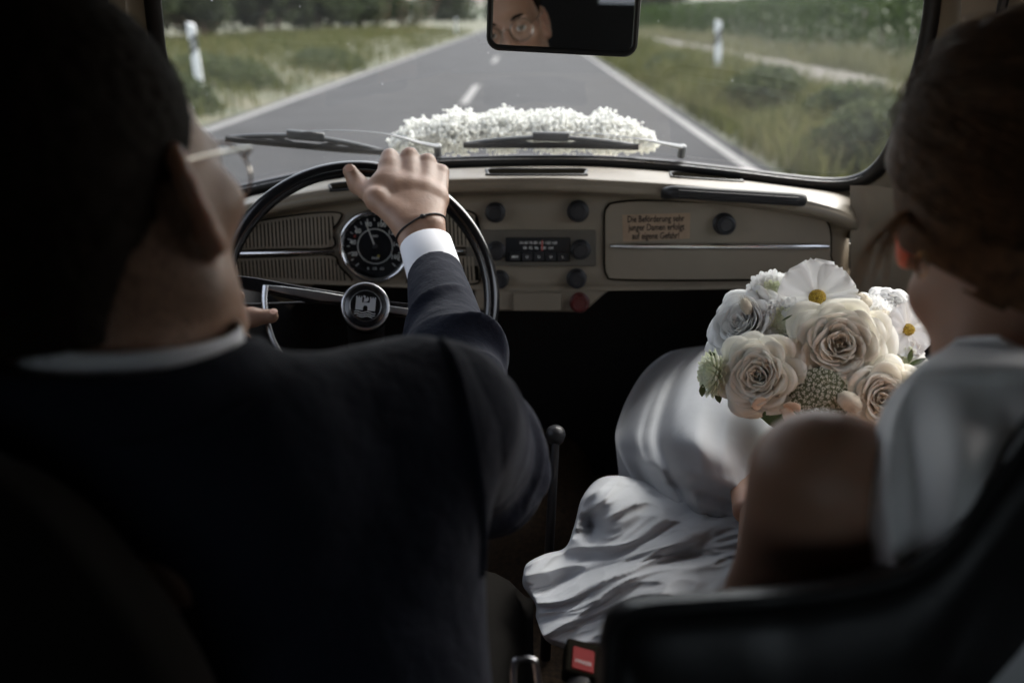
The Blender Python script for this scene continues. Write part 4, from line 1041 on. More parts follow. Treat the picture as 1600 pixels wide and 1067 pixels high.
def hsd(p):
    d = hr_(p)+.0012*wave(p, 160)
    face = (p[:, 1]*.9-.45*(p[:, 2]-.075)-.040)             # forward of the hairline
    side = -(p[:, 2]-(.030-.0*p[:, 1]))                  # below the temple hairline ahead of the ear
    cutA = np.minimum(face*-1, 1)
    d = np.maximum(d, face); d = np.maximum(d, np.minimum(-p[:, 2]+.018, p[:, 1]+.026))
    d = np.maximum(d, -p[:, 2]-.052-.2*np.abs(p[:, 0]))
    return d
Vq, Fq = sdf_mesh(lambda p: hsd((p-HO) @ HM), HO-.2, HO+.2, .003); link('hair', mesh('hair', Vq, Fq), M_['hair_dark'], driver)
rg = np.random.RandomState(31); Nq = vnormals(Vq, Fq); ii = rg.randint(0, len(Vq), 16000); ii = ii[((Nq[ii] @ nrm((HO-CAM))) < .35)]
Ph = Vq[ii]; Nh = Nq[ii]; dn = HM @ np.array((0, -.25, -1.)); T_ = Nh*.55+dn*.8+rg.randn(len(ii), 3)*.25; T_ /= np.linalg.norm(T_, axis=1)[:, None]; Ln = rg.uniform(.003, .0075, len(ii))[:, None]
Sd = np.cross(T_, Nh+rg.randn(len(ii), 3)*.3); Sd /= np.linalg.norm(Sd, axis=1)[:, None]; Vt = np.stack([Ph-Sd*.00025, Ph+Sd*.00025, Ph+T_*Ln], 1).reshape(-1, 3)
link('short_hair', mesh('short_hair', Vt, np.arange(len(Vt)).reshape(-1, 3), False), M_['hair_dark'], driver)['kind'] = 'stuff'
ii = rg.randint(0, len(Vh), 240000); Q = (Vh[ii]-HO) @ HM; keep = (Q[:, 1] < .02) & (Q[:, 2] > -.115) & (Q[:, 2] < .05) & (np.abs(Q[:, 0]) < .079) & (rg.rand(len(ii)) < np.clip(1-(-Q[:, 2]-.03)/.07, .05, 1)*np.clip((.01-Q[:, 1])/.03, 0, 1)*.55)
ii = ii[keep]; Nhh = vnormals(Vh, Fh)[ii]; Ph = Vh[ii]; T_ = Nhh*.35+dn*.9+rg.randn(len(ii), 3)*.2; T_ /= np.linalg.norm(T_, axis=1)[:, None]; Ln = rg.uniform(.002, .005, len(ii))[:, None]
Sd = np.cross(T_, Nhh); Sd /= np.linalg.norm(Sd, axis=1)[:, None]; Vt = np.stack([Ph-Sd*.00018, Ph+Sd*.00018, Ph+T_*Ln], 1).reshape(-1, 3)
link('nape_stubble', mesh('nape_stubble', Vt, np.arange(len(Vt)).reshape(-1, 3), False), M_['hair_dark'], driver)['kind'] = 'stuff'
gz = .014
gl_ = None
for g in (-1, 1):
    pts = [hl(g*.033+.0235*math.cos(a), .104-.10*abs(.0235*math.cos(a)+0)*0-.004*math.cos(a)*g, gz-.002+.0225*math.sin(a)) for a in np.linspace(0, 2*math.pi, 25)[:-1]]
    if gl_ is None: gl_ = obj('glasses', tube(pts, .0011, 6, True), M_['metal_frame'], driver)
    else: obj('rim', tube(pts, .0011, 6, True), M_['metal_frame'], gl_)
    obj('lens', (pts, [tuple(range(24))]), M_['clear'], gl_, False, None)
    obj('temple', tube([hl(g*.0565, .100, gz+.006), hl(g*.072, .085, gz+.010), hl(g*.080, .03, gz+.012), hl(g*.081, -.002, gz+.012)], .0013, 6), M_['metal_frame'], gl_)
obj('bridge', tube([hl(-.0095, .104, gz+.003), hl(0, .109, gz+.008), hl(.0095, .104, gz+.003)], .0011, 6), M_['metal_frame'], gl_)
# jacket: body and sleeve
js = Sdf()
js.chain([SLp+(0, 0, -.006), NB+np.array((-.05, -.0, .014)), NB+np.array((.07, .0, -.010)), SRp+(-.004, -.0, .0)], [.066, .066, .054, .063], k=.04)
js.ell(NB+np.array((.0, .02, -.30)), (.225, .125, .30), k=.07)
js.cap(SRp+np.array((-.015, -.01, -.04)), NB+np.array((.12, -.0, -.30)), .062, .09, k=.04)
js.cap(NB+np.array((0, .008, -.02)), NB+np.array((0, .004, .05)), .086, .082, k=.02)
def neckhole(p): 
    q = (p-NB) @ yawM(19); return np.sqrt(q[:, 0]**2+(q[:, 1]-.010)**2)-.0715
js.fn(lambda p: np.maximum(neckhole(p), NB[2]+.005-p[:, 2]), k=.004, sub=True)
js.fn(lambda p: NB[2]-p[:, 2]+.072-.0-.16*(p[:, 0]-NB[0])*0, k=0) if False else None
def jf(p):
    d = js(p); rr_ = np.hypot(p[:, 0]-NB[0], p[:, 1]-NB[1]); d = np.maximum(d, p[:, 2]-(NB[2]+.066-.25*np.maximum(0, p[:, 1]-NB[1])+4*np.maximum(0, rr_-.100)))
    return d
def disp(V, F, fn):
    N = vnormals(V, F); return V+N*fn(V)[:, None]
Vj, Fj = sdf_mesh(jf, NB+np.array((-.42, -.30, -.62)), NB+np.array((.42, .30, .16)), .0045)
def jw(V):
    q = V-NB; w = .0035*wave(V, 9, 1)+.0016*wave(V, 24, 2); return w
Vj = disp(Vj, Fj, jw); Vj = smooth_mesh(Vj, Fj, 2, .5)
jk = link('suit_jacket', mesh('suit_jacket', Vj, Fj), M_['suit'], driver)
def sleeve(S0, E0, W0, r, seed, dirup, name):
    s = Sdf(); S0, E0, W0 = map(np.array, (S0, E0, W0))
    s.chain([S0, S0*.4+E0*.6, E0, E0*.5+W0*.5, W0], r, k=.03)
    L = np.linalg.norm(W0-E0); ax_ = (W0-E0)/L; ua = E0-S0; LU = np.linalg.norm(ua); ua = ua/LU
    bx_ = nrm(np.cross(ax_, dirup)); by_ = np.cross(bx_, ax_)
    def f(p): return np.maximum(s(p), (p-W0) @ ax_-.004)
    A = np.array([S0, E0, W0]); V, F = sdf_mesh(f, A.min(0)-.13, A.max(0)+.13, .0035)
    rg = np.random.RandomState(seed)
    wr_ = [(rg.uniform(.15, .75) if k > 5 else rg.uniform(.05, .34), rg.uniform(-3.1, 3.1), rg.uniform(.006, .011), rg.uniform(.5, 1.2), rg.uniform(-.35, .35), rg.uniform(.5, 1)) for k in range(13)]
    wu_ = [(rg.uniform(.25, 1.0), rg.uniform(-3.1, 3.1), rg.uniform(.006, .012), rg.uniform(.6, 1.3), rg.uniform(-.4, .4), rg.uniform(.5, 1)) for k in range(10)]
    def w(V):
        q = V-E0; t = (q @ ax_)/L; a = np.arctan2(q @ bx_, q @ by_); d = np.zeros(len(V))
        for t0, a0, sg_, wa, sk, am in wr_:
            da = (a-a0+math.pi) % (2*math.pi)-math.pi
            d += .012*am*np.exp(-np.abs((t-t0-sk*da*.22)*L/sg_)**1.5)*np.exp(-(da/wa)**2)*(1-sst(.75, .95, t))*sst(-.25, 0, t)
        q2 = V-S0; t2 = (q2 @ ua)/LU; bx2 = nrm(np.cross(ua, dirup)); by2 = np.cross(bx2, ua); a2 = np.arctan2(q2 @ bx2, q2 @ by2)
        for t0, a0, sg_, wa, sk, am in wu_:
            da = (a2-a0+math.pi) % (2*math.pi)-math.pi
            d += .012*am*np.exp(-((t2-t0-sk*da*.22)*LU/sg_)**2)*np.exp(-(da/wa)**2)*sst(1.15, .95, t2)*(t < .1)
        return d+.0010*wave(V, 26, seed)
    V = disp(V, F, w); V = smooth_mesh(V, F, 2, .5); return link(name, mesh(name, V, F), M_['suit'], driver)
SE = Pd(681, 432, 1.335)
sleeve(SRp+np.array((.012, .012, -.004)), EL, SE, [.060, .062, .060, .052, .0385], 4, (0, 0, 1), 'jacket_sleeve')
sleeve(SLp+np.array((-.0, .012, -.004)), ELl, WL, [.066, .06, .058, .05, .040], 5, (0, 0, 1), 'jacket_sleeve')
jb = BVHTree.FromPolygons([tuple(v) for v in Vj], [tuple(int(i) for i in f) for f in Fj])
def seam(name, px, r_=.0022, off=.0006, ds=1):
    P = []
    for x, y in crom(px, 5):
        loc, n_, i_, d_ = jb.ray_cast(Vector(CAM), Vector(nrm(ray(x, y))), 3)
        if loc is not None: P.append(np.array(loc)-nrm(ray(x, y))*off)
    if len(P) > 4:
        P = np.array(P)
        for _ in range(2): P[1:-1] = (P[:-2]+P[1:-1]*2+P[2:])/4
        obj(name, tube(P, r_, 8), M_['suit'], driver)
seam('armhole_seam', [(690, 532), (708, 560), (722, 600), (734, 650), (744, 700), (752, 760), (756, 830), (752, 900)], .0034, .0004)
seam('collar_edge', [(20, 690), (100, 698), (200, 694), (280, 680), (340, 655), (395, 622)], .0026, .0004)
seam('back_seam', [(130, 700), (140, 800), (150, 900), (158, 1060)], .0012, .0002)
# cuff: an open white band just proud of the sleeve
def band(P0, P1, r0, r1, th, flat, name, m, parent, up, n=28, rnd=.0):
    P0 = np.array(P0); P1 = np.array(P1)
    pr = [(0, r0-th), (0, r0), (.02, r0+th*.5), (.5, (r0+r1)/2+.0006), (1, r1), (1, r1-th)]
    a = nrm(P1-P0); bx_ = nrm(np.cross(a, up)); by_ = np.cross(bx_, a); V = []
    for t, r in pr:
        for k in range(n):
            an = 2*math.pi*k/n; V.append(P0+(P1-P0)*t+bx_*math.cos(an)*r*flat[0]+by_*math.sin(an)*r*flat[1])
    return obj(name, (V, grid_faces(len(pr), n, False, True)), m, parent, auto=60)
band(Pd(665, 381, 1.364), Pd(685, 446, 1.328), .0345, .0375, .0022, (1.02, .92), 'shirt_cuff', M_['shirt'], driver, (0, 0, 1))
# shirt collar round the neck
V = []
for h_, r in ((.0, .067), (.030, .0655), (.070, .0645), (.0735, .0655), (.070, .067), (.030, .070), (0, .0705)):
    for k in range(40):
        a = 2*math.pi*k/40; q = np.array((math.cos(a)*r, math.sin(a)*r+.010, h_-.004-.10*math.sin(a)*r)); V.append(NB+yawM(19) @ q)
obj('shirt_collar', (V, grid_faces(7, 40, False, True)), M_['shirt'], driver, auto=None)
# cord bracelet with a knot, laid on the skin of the wrist
a_ = nrm(wr1-wr0); bx_ = nrm(np.cross(a_, (0, 0, 1))); by_ = np.cross(bx_, a_); cB = (wr0*1.0)+a_*-.002
hb_ = BVHTree.FromPolygons([tuple(v) for v in Vr], [tuple(int(i) for i in f) for f in Fr]); bp = []
for k in range(36):
    an = 2*math.pi*k/36; dr = bx_*math.cos(an)+by_*math.sin(an); o_ = cB+a_*(.007*math.cos(an)-.004*math.sin(an))
    loc, n_, i_, d_ = hb_.ray_cast(Vector(o_+dr*.06), Vector(-dr), .07)
    bp.append(np.array(loc)+dr*.0012 if loc is not None else o_+dr*.03)
bp = np.array(bp); bp = (bp+np.roll(bp, 1, 0)+np.roll(bp, -1, 0))/3; bp = bp+np.array([nrm(p-cB) for p in bp])*.0005
obj('cord_bracelet', tube(bp, .0014, 8, True), M_['cord'], driver)
kb = bp[int(np.argmin(((bp-Pd(663, 338, 1.345))**2).sum(1)))]+nrm(CAM-cB)*.001; obj('bracelet_knot', lathe([(.0008, -.004), (.003, -.002), (.0034, 0), (.003, .002), (.0008, .004)], kb, nrm((1, 0, .2)), 10), M_['cord'], driver)

# ------------------------------------------------------------------ bride
BO = Pd(1600, 366, .72); BM = yawM(24, -6, 0)
def bl_(*p): return BO+BM @ np.array(p)
bride = thing('person', (BO[0], .8, .5), 'woman in white satin wedding dress in the passenger seat, brown hair pinned up', 'person')
Vh, Fh = sdf_mesh(head_sdf(True).xf(BM, BO), BO-.2, BO+.2, .0026); Vh = smooth_mesh(Vh, Fh, 1, .5)
BN = bl_(0, -.045, -.19)
SHL = Pd(1280, 748, .63); ELb = Pd(1222, 1150, .74); HDL = Pd(1190, 800, 1.10)
SHR = SHL+np.array((.33, .02, .01)); ELR = SHR+np.array((.03, .16, -.22)); HDR = Pd(1275, 690, 1.19)
b2 = Sdf(); b2.chain([BN, BN+np.array((0, .01, .06))], [.05, .048], k=.03)
b2.chain([SHL+(.04, 0, -.014), BN+np.array((-.02, 0, -.045)), SHR+(-.03, 0, 0)], [.040, .045, .040], k=.05)
b2.ell(BN+np.array((0, .03, -.25)), (.145, .09, .24), k=.05)
b2.chain([SHL, SHL*.5+ELb*.5, ELb], [.0445, .046, .042], k=.03).chain([ELb, ELb*.5+HDL*.5, HDL], [.038, .034, .024], k=.02)
b2.chain([SHR, ELR], [.044, .036], k=.03).chain([ELR, HDR], [.034, .024], k=.02)
kneeL = Pd(1095, 680, 1.46); kneeR = Pd(1235, 670, 1.46); hip = BN+np.array((0, .05, -.46))
b2.chain([hip, kneeL+np.array((0,0,-.02)), kneeL+np.array((-.04, .22, -.32)), kneeL+np.array((-.05, .34, -.34))], [.075, .045, .035, .028], k=.04)
b2.chain([hip, kneeR+np.array((0,0,-.02)), kneeR+np.array((-.02, .22, -.32)), kneeR+np.array((-.03, .34, -.34))], [.075, .045, .035, .028], k=.04)
Vb, Fb = sdf_mesh(b2, (-.1, .35, .2), (.75, 2.0, 1.12), .007); Vb = smooth_mesh(Vb, Fb, 2, .5)
# left hand resting on the lap
hd = nrm(Pd(1182, 715, 1.24)-HDL); sd_ = nrm(np.cross(hd, (0, 0, 1))); upv = np.cross(sd_, hd)
pl = []; fl = []
for i in range(4):
    o_ = sd_*(.0245-.0165*i)*-1; m = HDL+hd*.075+o_; ln = (.9, 1, .95, .8)[i]
    pl.append(([HDL+o_*.7, m], [.0145, .0095])); fl.append(([m, m+hd*.034*ln-upv*.010, m+hd*.050*ln-upv*.026, m+hd*.052*ln-upv*.040], [.0088, .0080, .0072, .0062]))
Vr, Fr = hand_mesh({'palm': pl, 'fingers': fl, 'thumb': [([HDL, HDL-sd_*-.03+hd*.03, HDL-sd_*-.036+hd*.06-upv*.01, HDL-sd_*-.03+hd*.08-upv*.02], [.014, .0115, .0095, .0078])]}, .002)
# right hand closed round the stems
BS = Pd(1285, 660, 1.20); sdir = nrm(np.array((.02, -.12, -1.)))
pl = []; fl = []
for i in range(4):
    c = BS+sdir*(.018+.017*i); m = c+np.array((.030, -.018, 0)); pl.append(([HDR+np.array((.05, -.02, -.01)), m], [.015, .0105]))
    fl.append(([m, c+np.array((.012, -.033, 0)), c+np.array((-.018, -.026, 0)), c+np.array((-.026, 0, 0))], [.0086, .008, .0072, .0064]))
Vl, Fl = hand_mesh({'palm': pl, 'fingers': fl, 'thumb': [([HDR+np.array((.045, 0, 0)), BS+np.array((.03, .02, .0)), BS+np.array((.0, .030, .005))], [.013, .010, .008])]}, .0022)
M_['ear_skin_backlit'] = mat('ear_skin_backlit', (.74, .30, .20), .5, sss=1.0)  # redder, brighter skin: light shining through the ear put into the colour
M_['ear_skin_backlit'].node_tree.nodes['Principled BSDF'].inputs['Subsurface Radius'].default_value = (.022, .004, .002)
M_['ear_tan'] = mat('ear_tan', (.34, .19, .13), .5, sss=.6)
def ear_faces(o, nV, O, M, m='ear_skin_backlit'):
    o.data.materials.append(M_[m]); me = o.data; n = len(me.polygons); vi = np.zeros(n*4, np.int32); me.polygons.foreach_get('vertices', vi); vi = vi.reshape(-1, 4)
    co = np.zeros(len(me.vertices)*3, np.float32); me.vertices.foreach_get('co', co); q = (co.reshape(-1, 3)[vi].mean(1)-O) @ M
    k = (vi.max(1) < nV) & (np.abs(q[:, 0]) > .0750) & (np.abs(q[:, 2]) < .045) & (q[:, 1] < .02)
    mi = np.zeros(n, np.int32); mi[k] = 1; me.polygons.foreach_set('material_index', mi)
bb_ = link('body', mesh('body', *merge((Vh, Fh), (Vb, Fb), (Vr, Fr), (Vl, Fl))), M_['skin_b'], bride); ear_faces(bb_, len(Vh), BO, BM); ear_faces(obj_body, NVH, HO, HM, 'ear_tan')
for g in (-1, 1):
    e = obj('eye', lathe([(.0125*math.sin(a), -.0125*math.cos(a)) for a in np.linspace(0, math.pi, 12)], bl_(g*.032, .0775, .014), BM[:, 1], 20), M_['eye_white'], bride)
    obj('iris', lathe([(.0058, .0112), (.0054, .0122), (0, .0128)], bl_(g*.032, .0775, .014), BM[:, 1], 18), M_['iris'], e)
# hair
hb = Sdf(); hb.ell((0, -.022, .062), (.087, .112, .098)); hb.ell((.055, -.115, .085), (.045, .04, .042), k=.05); hb.cap((-.03, -.055, .0), (.03, -.055, .0), .048, k=.04); hb.cap((0, -.065, -.01), (0, -.068, -.035), .045, .034, k=.03)
hb.ell((-.055, -.01, .045), (.032, .058, .038), k=.03); hb.ell((.055, -.01, .045), (.032, .058, .038), k=.03)
def hbf(p):
    d = hb(p)
    face = p[:, 1]*.92-.38*(p[:, 2]-.08)-.052
    ear = np.minimum(-p[:, 2]+.030-.45*(p[:, 1]+.03), p[:, 1]+.046)
    nape = -p[:, 2]-.045-.42*p[:, 0]+.10*np.maximum(0, -p[:, 1]-.06)
    d = np.maximum(d, face); d = np.maximum(d, ear); return np.maximum(d, nape)
Vq, Fq = sdf_mesh(lambda p: hbf((p-BO) @ BM), BO-.25, BO+.25, .003); Vq = smooth_mesh(Vq, Fq, 2, .5)
hair = link('hair', mesh('hair', Vq, Fq), M_['hair_brown'], bride)
rg = np.random.RandomState(3); SV = MB()
def onhair(p, off=.0008):
    p = np.array(p, float)
    for _ in range(3):
        d = hb(p[None])[0]-off; e = 1e-4
        g_ = nrm([hb((p+np.array(v)*e)[None])[0]-hb((p-np.array(v)*e)[None])[0] for v in ((1, 0, 0), (0, 1, 0), (0, 0, 1))]); p = p-g_*d
    return p
for k in range(1300):
    sgn = -1 if k % 4 else 1
    ofs = rg.uniform(0, .0042); z0 = rg.uniform(.048, .15); y0 = .05-.35*max(0, .08-z0)+rg.uniform(-.015, .01)
    a = np.array((sgn*(.085 if z0 < .1 else .085-(z0-.1)*1.3), y0, z0)); b = np.array((rg.uniform(-.03, .03), -.13, rg.uniform(.0, .06)))
    P = []
    for t in np.linspace(0, 1, 9):
        q = a+(b-a)*t+np.array((sgn*.085*math.sin(math.pi*t)*.9, 0, .02*math.sin(math.pi*t)-rg.uniform(0, .004))); P.append(q)
    P = [onhair(q, ofs) for q in P]
    P = [bl_(*q) for q in P]
    SV.add(*tube(P, [.0004]+[.0011]*7+[.0005], 4, caps=False))
def hpath(z0, y0, sgn, e, ofs):
    a = np.array((sgn*(.085 if z0 < .1 else .085-(z0-.1)*1.3), y0, z0)); P = []
    for t in np.linspace(0, 1, 9):
        q = a+(e-a)*t+np.array((sgn*.0765*math.sin(math.pi*t), 0, .02*math.sin(math.pi*t))); P.append(bl_(*onhair(q, ofs)))
    return P
LK = MB()
for k in range(64):
    z0 = .046+.106*((k % 32)+.5)/32+rg.uniform(-.002, .002); sgn = -1 if k < 32 else 1
    LK.add(*tube(crom(hpath(z0, .05-.35*max(0, .08-z0), sgn, np.array((rg.uniform(.03, .06), -.12, rg.uniform(.06, .10))), rg.uniform(-.001, .001)), 3), [.001]+[.0032]*23+[.001], 7, flat=(.7, 1.2), caps=False))
lo_ = obj('hair_locks', LK, M_['hair_brown'], bride, auto=None)
for k in range(150):
    z0 = rg.uniform(.05, .16); P = hpath(z0, .045, -1 if k % 5 else 1, np.array((rg.uniform(.0, .07), -.12, rg.uniform(.03, .12))), rg.uniform(.003, .012))
    SV.add(*tube(crom(P, 2), .00035, 3, caps=False))
for k in range(260):                                   # nape hair combed upwards
    x0 = rg.uniform(-.03, .06); P = [np.array((x0, -.09, -.035-.42*x0)), np.array((x0*.9, -.11, -.03)), np.array((x0*.7+.01, -.12, .02)), np.array((x0*.5+.03, -.12, .07))]
    SV.add(*tube(crom([bl_(*onhair(q, .0012)) for q in P], 3), .0009, 4, caps=False))
st_ = obj('hair_strands', SV, M_['hair_brown'], bride, auto=None); st_['kind'] = 'stuff'
SV = MB()
for k in range(26):
    e = rg.uniform(-1, 1, 4)
    P = [Pd(1425+5*e[0], 335+14*e[1], .675), Pd(1404+9*e[0], 343+13*e[1], .668), Pd(1386+16*e[0], 360+14*e[1], .66), Pd(1371+20*e[0]+4*e[3], 385+14*e[1], .655), Pd(1362+22*e[0]+9*e[3], 408+16*e[2], .655), Pd(1354+22*e[0]+14*e[3], 428+22*e[2], .658)]
    SV.add(*tube(crom(P, 3), [.00042]*12+[.0003]*4, 4, caps=False))
M_['hair_backlit'] = mat('hair_backlit', (.50, .31, .17), .6, spec=.2, thin=.5)  # loose lock made lighter than the other hair, backlight put into its colour
lk = obj('loose_lock', SV, M_['hair_backlit'], bride, auto=None); lk['kind'] = 'stuff'
ec = Pd(1442, 404, .655); obj('earring', tube([ec+np.array((.0*math.sin(a), .0085*math.sin(a), .0085*math.cos(a)-.004)) for a in np.linspace(0, 6.283, 20)[:-1]], .0007, 6, True), M_['gold'], bride)
# dress top: a cape-like drape from the neck over the back
rowsD = []
for j, (y, xl, xr) in enumerate(((528, 1497, 1560), (545, 1480, 1600), (570, 1440, 1680), (605, 1404, 1760), (650, 1378, 1820), (700, 1366, 1860), (760, 1360, 1880), (830, 1362, 1890), (910, 1374, 1900), (1000, 1390, 1900), (1100, 1400, 1900))):
    row = []
    for i in range(37):
        t = i/36; x = xl+(xr-xl)*t; fa_ = sst(540, 700, y)
        fold = .011*math.sin((x-1362)/24.+1.2*math.sin(y/170.))*fa_*(1-.4*t)*sst(930, 780, y)+.010*math.sin((x-1362)/61.+y/90.)*fa_
        d = .600-.030*math.sin(min(1, t*1.4)*math.pi*.5)-.035*sst(560, 760, y)+.03*sst(.0, .06, .06-t)*fa_+fold
        if y < 560: d = .68-.03*t
        row.append(Pd(x, y, d))
    rowsD.append(row)
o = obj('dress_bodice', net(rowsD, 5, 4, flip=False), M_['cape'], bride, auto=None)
so = o.modifiers.new('thickness', 'SOLIDIFY'); so.thickness = .003; so.offset = 0
# skirt
def lerpL(L, s):
    L = np.array(L, float); C_ = crom(L, 8); i = s*(len(C_)-1); k = int(min(i, len(C_)-2)); return C_[k]+(C_[k+1]-C_[k])*(i-k)
LE = [(1100, 540), (1060, 546), (1034, 556), (1006, 580), (984, 614), (969, 648), (961, 682), (967, 708), (982, 738), (1000, 768), (1015, 800), (1020, 850), (1020, 900)]
RE = [(1420, 528), (1420, 535), (1420, 550), (1420, 580), (1420, 620), (1420, 660), (1420, 700), (1420, 740), (1420, 780), (1420, 830), (1420, 880), (1420, 940), (1420, 1000)]
V = []; NS, NT = 110, 90
for i in range(NS):
    s_ = i/(NS-1); a = lerpL(LE, s_); b = lerpL(RE, s_)
    for j in range(NT):
        t = (j/(NT-1)); tt = t**1.25; q = a+(b-a)*tt
        zb = .735-.10*s_-.030*float(sst(.60, .98, s_))
        side_ = math.exp(-(tt/.105)**2)                                    # cloth falling down the side of the thigh
        dome = (.055-.035*float(sst(.5, .85, s_)))*math.sin(min(1, max(0, (tt-.09)/.50))*math.pi)-.02*math.exp(-((tt-.64)/.05)**2)
        cre = -.022*math.exp(-((tt-.125-.05*s_)/.026)**2)*min(1, s_*5)*(1-.3*s_)+.010*math.exp(-((tt-.055-.03*s_)/.028)**2)
        f1 = .0045*math.sin((tt*7.5-s_*2.6+.5*math.sin(s_*7))*math.pi)*math.exp(-((s_-.62)/.30)**2)*min(1, tt*5)
        f2 = .0022*math.sin(tt*34+s_*9+2*math.sin(s_*5))*math.exp(-(tt/.35)**2)
        f3 = .0045*math.exp(-((s_-.60-.22*tt)/.035)**2)-.0045*math.exp(-((s_-.665-.22*tt)/.03)**2)+.006*math.exp(-((s_-.76-.10*tt)/.04)**2)-.006*math.exp(-((s_-.82-.10*tt)/.03)**2)
        top = -.06*math.exp(-(s_/.045)**2)
        z = zb-.07*side_+dome+cre+f1+f2+f3*min(1, tt*6)+top
        if t == 0: z -= .0
        rn = [1-abs(mnoise.noise(Vector((tt*9*f_+.8*s_*f_+2, s_*1.7*f_, f_)))) for f_ in (1., 2.4)]
        z += (.0035*(rn[0]**2-.75)+.0018*(rn[1]**2-.75))*min(1, tt*8)*(.5+.5*s_)
        p = PZ(q[0], q[1], z)
        V.append(p)
V = np.array(V).reshape(NS, NT, 3)
skx = V[:, :1]+np.array((.03, .05, -.22)); V = np.concatenate([skx, V], 1)
sky_ = V[:1]+np.array((0, .08, -.30)); V = np.concatenate([sky_, V], 0)
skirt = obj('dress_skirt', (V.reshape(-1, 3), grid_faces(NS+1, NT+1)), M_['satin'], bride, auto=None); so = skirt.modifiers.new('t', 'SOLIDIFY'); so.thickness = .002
TL = [(1230, 780), (1150, 778), (1080, 786), (1010, 797), (960, 812), (910, 838), (870, 856), (838, 868), (818, 884)]
BL = [(1230, 1010), (1150, 1010), (1080, 1010), (1010, 1015), (965, 1018), (925, 1022), (890, 1014), (858, 998), (846, 970)]
TL = [(1240, 790), (1170, 782), (1105, 772), (1050, 762), (1000, 752), (960, 746), (928, 752), (905, 778), (893, 820), (880, 852), (850, 864), (822, 882), (816, 905)]
BL = [(1240, 1010), (1170, 1010), (1110, 1010), (1060, 1012), (1010, 1015), (985, 1018), (965, 1020), (950, 1020), (935, 1018), (905, 1018), (880, 1010), (855, 996), (846, 972)]
V = []; NS, NT = 150, 120
for i in range(NS):
    s = i/(NS-1); a = lerpL(TL, s); b = lerpL(BL, s)
    for j in range(NT):
        t = j/(NT-1); q = a+(b-a)*t
        q = q+np.array((5*math.sin(t*9+s*3), 4*math.sin(s*11+t*4)))*min(1, s*3)*.8
        X_, Y_ = (q[0]-820)/320., (q[1]-750)/270.
        # long folds sweeping from the hip at the right down to the lower left
        al = X_*1.0-Y_*.25; ac = Y_*1.0+X_*.42+.08*mnoise.noise(Vector((X_*3, Y_*3, 4)))
        rn = [1-abs(mnoise.noise(Vector((ac*f_, al*f_*.28+7*f_, 1.7*f_)))) for f_ in (4.2, 9.5, 21.)]
        w1 = Y_*5.2+X_*1.9+.9*math.sin(X_*3.1+.6)+.25*math.sin(Y_*7+X_*5); w2 = Y_*11+X_*5.5+1.2*math.sin(X_*5+1)+.6*math.sin(Y_*6)
        r1 = 1-abs(math.sin(w1*math.pi*.5))**.8; r2 = 1-abs(math.sin(w2*math.pi*.5))**.9
        r3 = math.sin(Y_*31+X_*17+2.2*math.sin(X_*7+Y_*3))
        z = .664-.112*s+.012*max(0, 1-s*3)+.026*(rn[0]**2-.75)+.010*(rn[1]**2-.75)+.003*(rn[2]**2-.75)+.008*(.55-r1)
        hump = math.exp(-(((q[0]-945)/45)**2+((q[1]-775)/38)**2)); z += .028*hump
        z -= .030*math.exp(-(((q[0]-925)/17)**2+((q[1]-822)/24)**2))
        e = max(0, 1-t/.05); e3 = max(0, 1-(1-t)/.07); e2 = max(0, 1-(1-s)/.06)
        z -= .022*e*e+.028*e3*e3+.035*e2*e2
        V.append(PZ(q[0], q[1], z))
V = np.array(V)
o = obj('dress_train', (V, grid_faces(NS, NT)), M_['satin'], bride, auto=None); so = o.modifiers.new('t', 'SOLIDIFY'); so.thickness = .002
# white shoe, faint in the footwell
shp = kneeL+np.array((-.05, .36, -.36)); obj('shoe', tube([shp+np.array((0, -.05, .02)), shp, shp+np.array((0, .08, -.02)), shp+np.array((0, .13, -.03))], [.024, .034, .036, .022], 12, flat=(.7, 1)), M_['satin'], bride)
mirror_build(hl(.120, .01, .004))
# ================================================================== BOUQUET
M_['petal_cream'] = mat('petal_cream', (.94, .925, .85), .6, var=.02, vscale=60, bump=.08, bscale=300, thin=.4)
M_['petal_white'] = mat('petal_white', (.90, .90, .885), .55, bump=.12, bscale=200, thin=.3)
M_['petal_green'] = mat('petal_green', (.78, .83, .58), .6, col2=(.88, .88, .78), vscale=70, thin=.3)
M_['yellow'] = mat('flower_centre', (.50, .32, .02), .8, col2=(.16, .10, .02), vscale=350)
M_['stem'] = mat('stem', (.07, .11, .035), .6, var=.3, vscale=50)
M_['bunny'] = mat('bunny_tail', (.55, .50, .40), .9, var=.2, vscale=90)
M_['lace_green'] = mat('lace_green', (.10, .115, .06), .8, var=.3, vscale=80)
M_['lace_white'] = mat('lace_white', (.70, .70, .58), .8)
M_['blush'] = mat('petal_blush', (.78, .70, .56), .6, col2=(.62, .45, .33), vscale=60)
M_['gyps'] = mat('gypsophila', (.90, .90, .87), .8, thin=.45)
def thick(V, n0, n1): return V
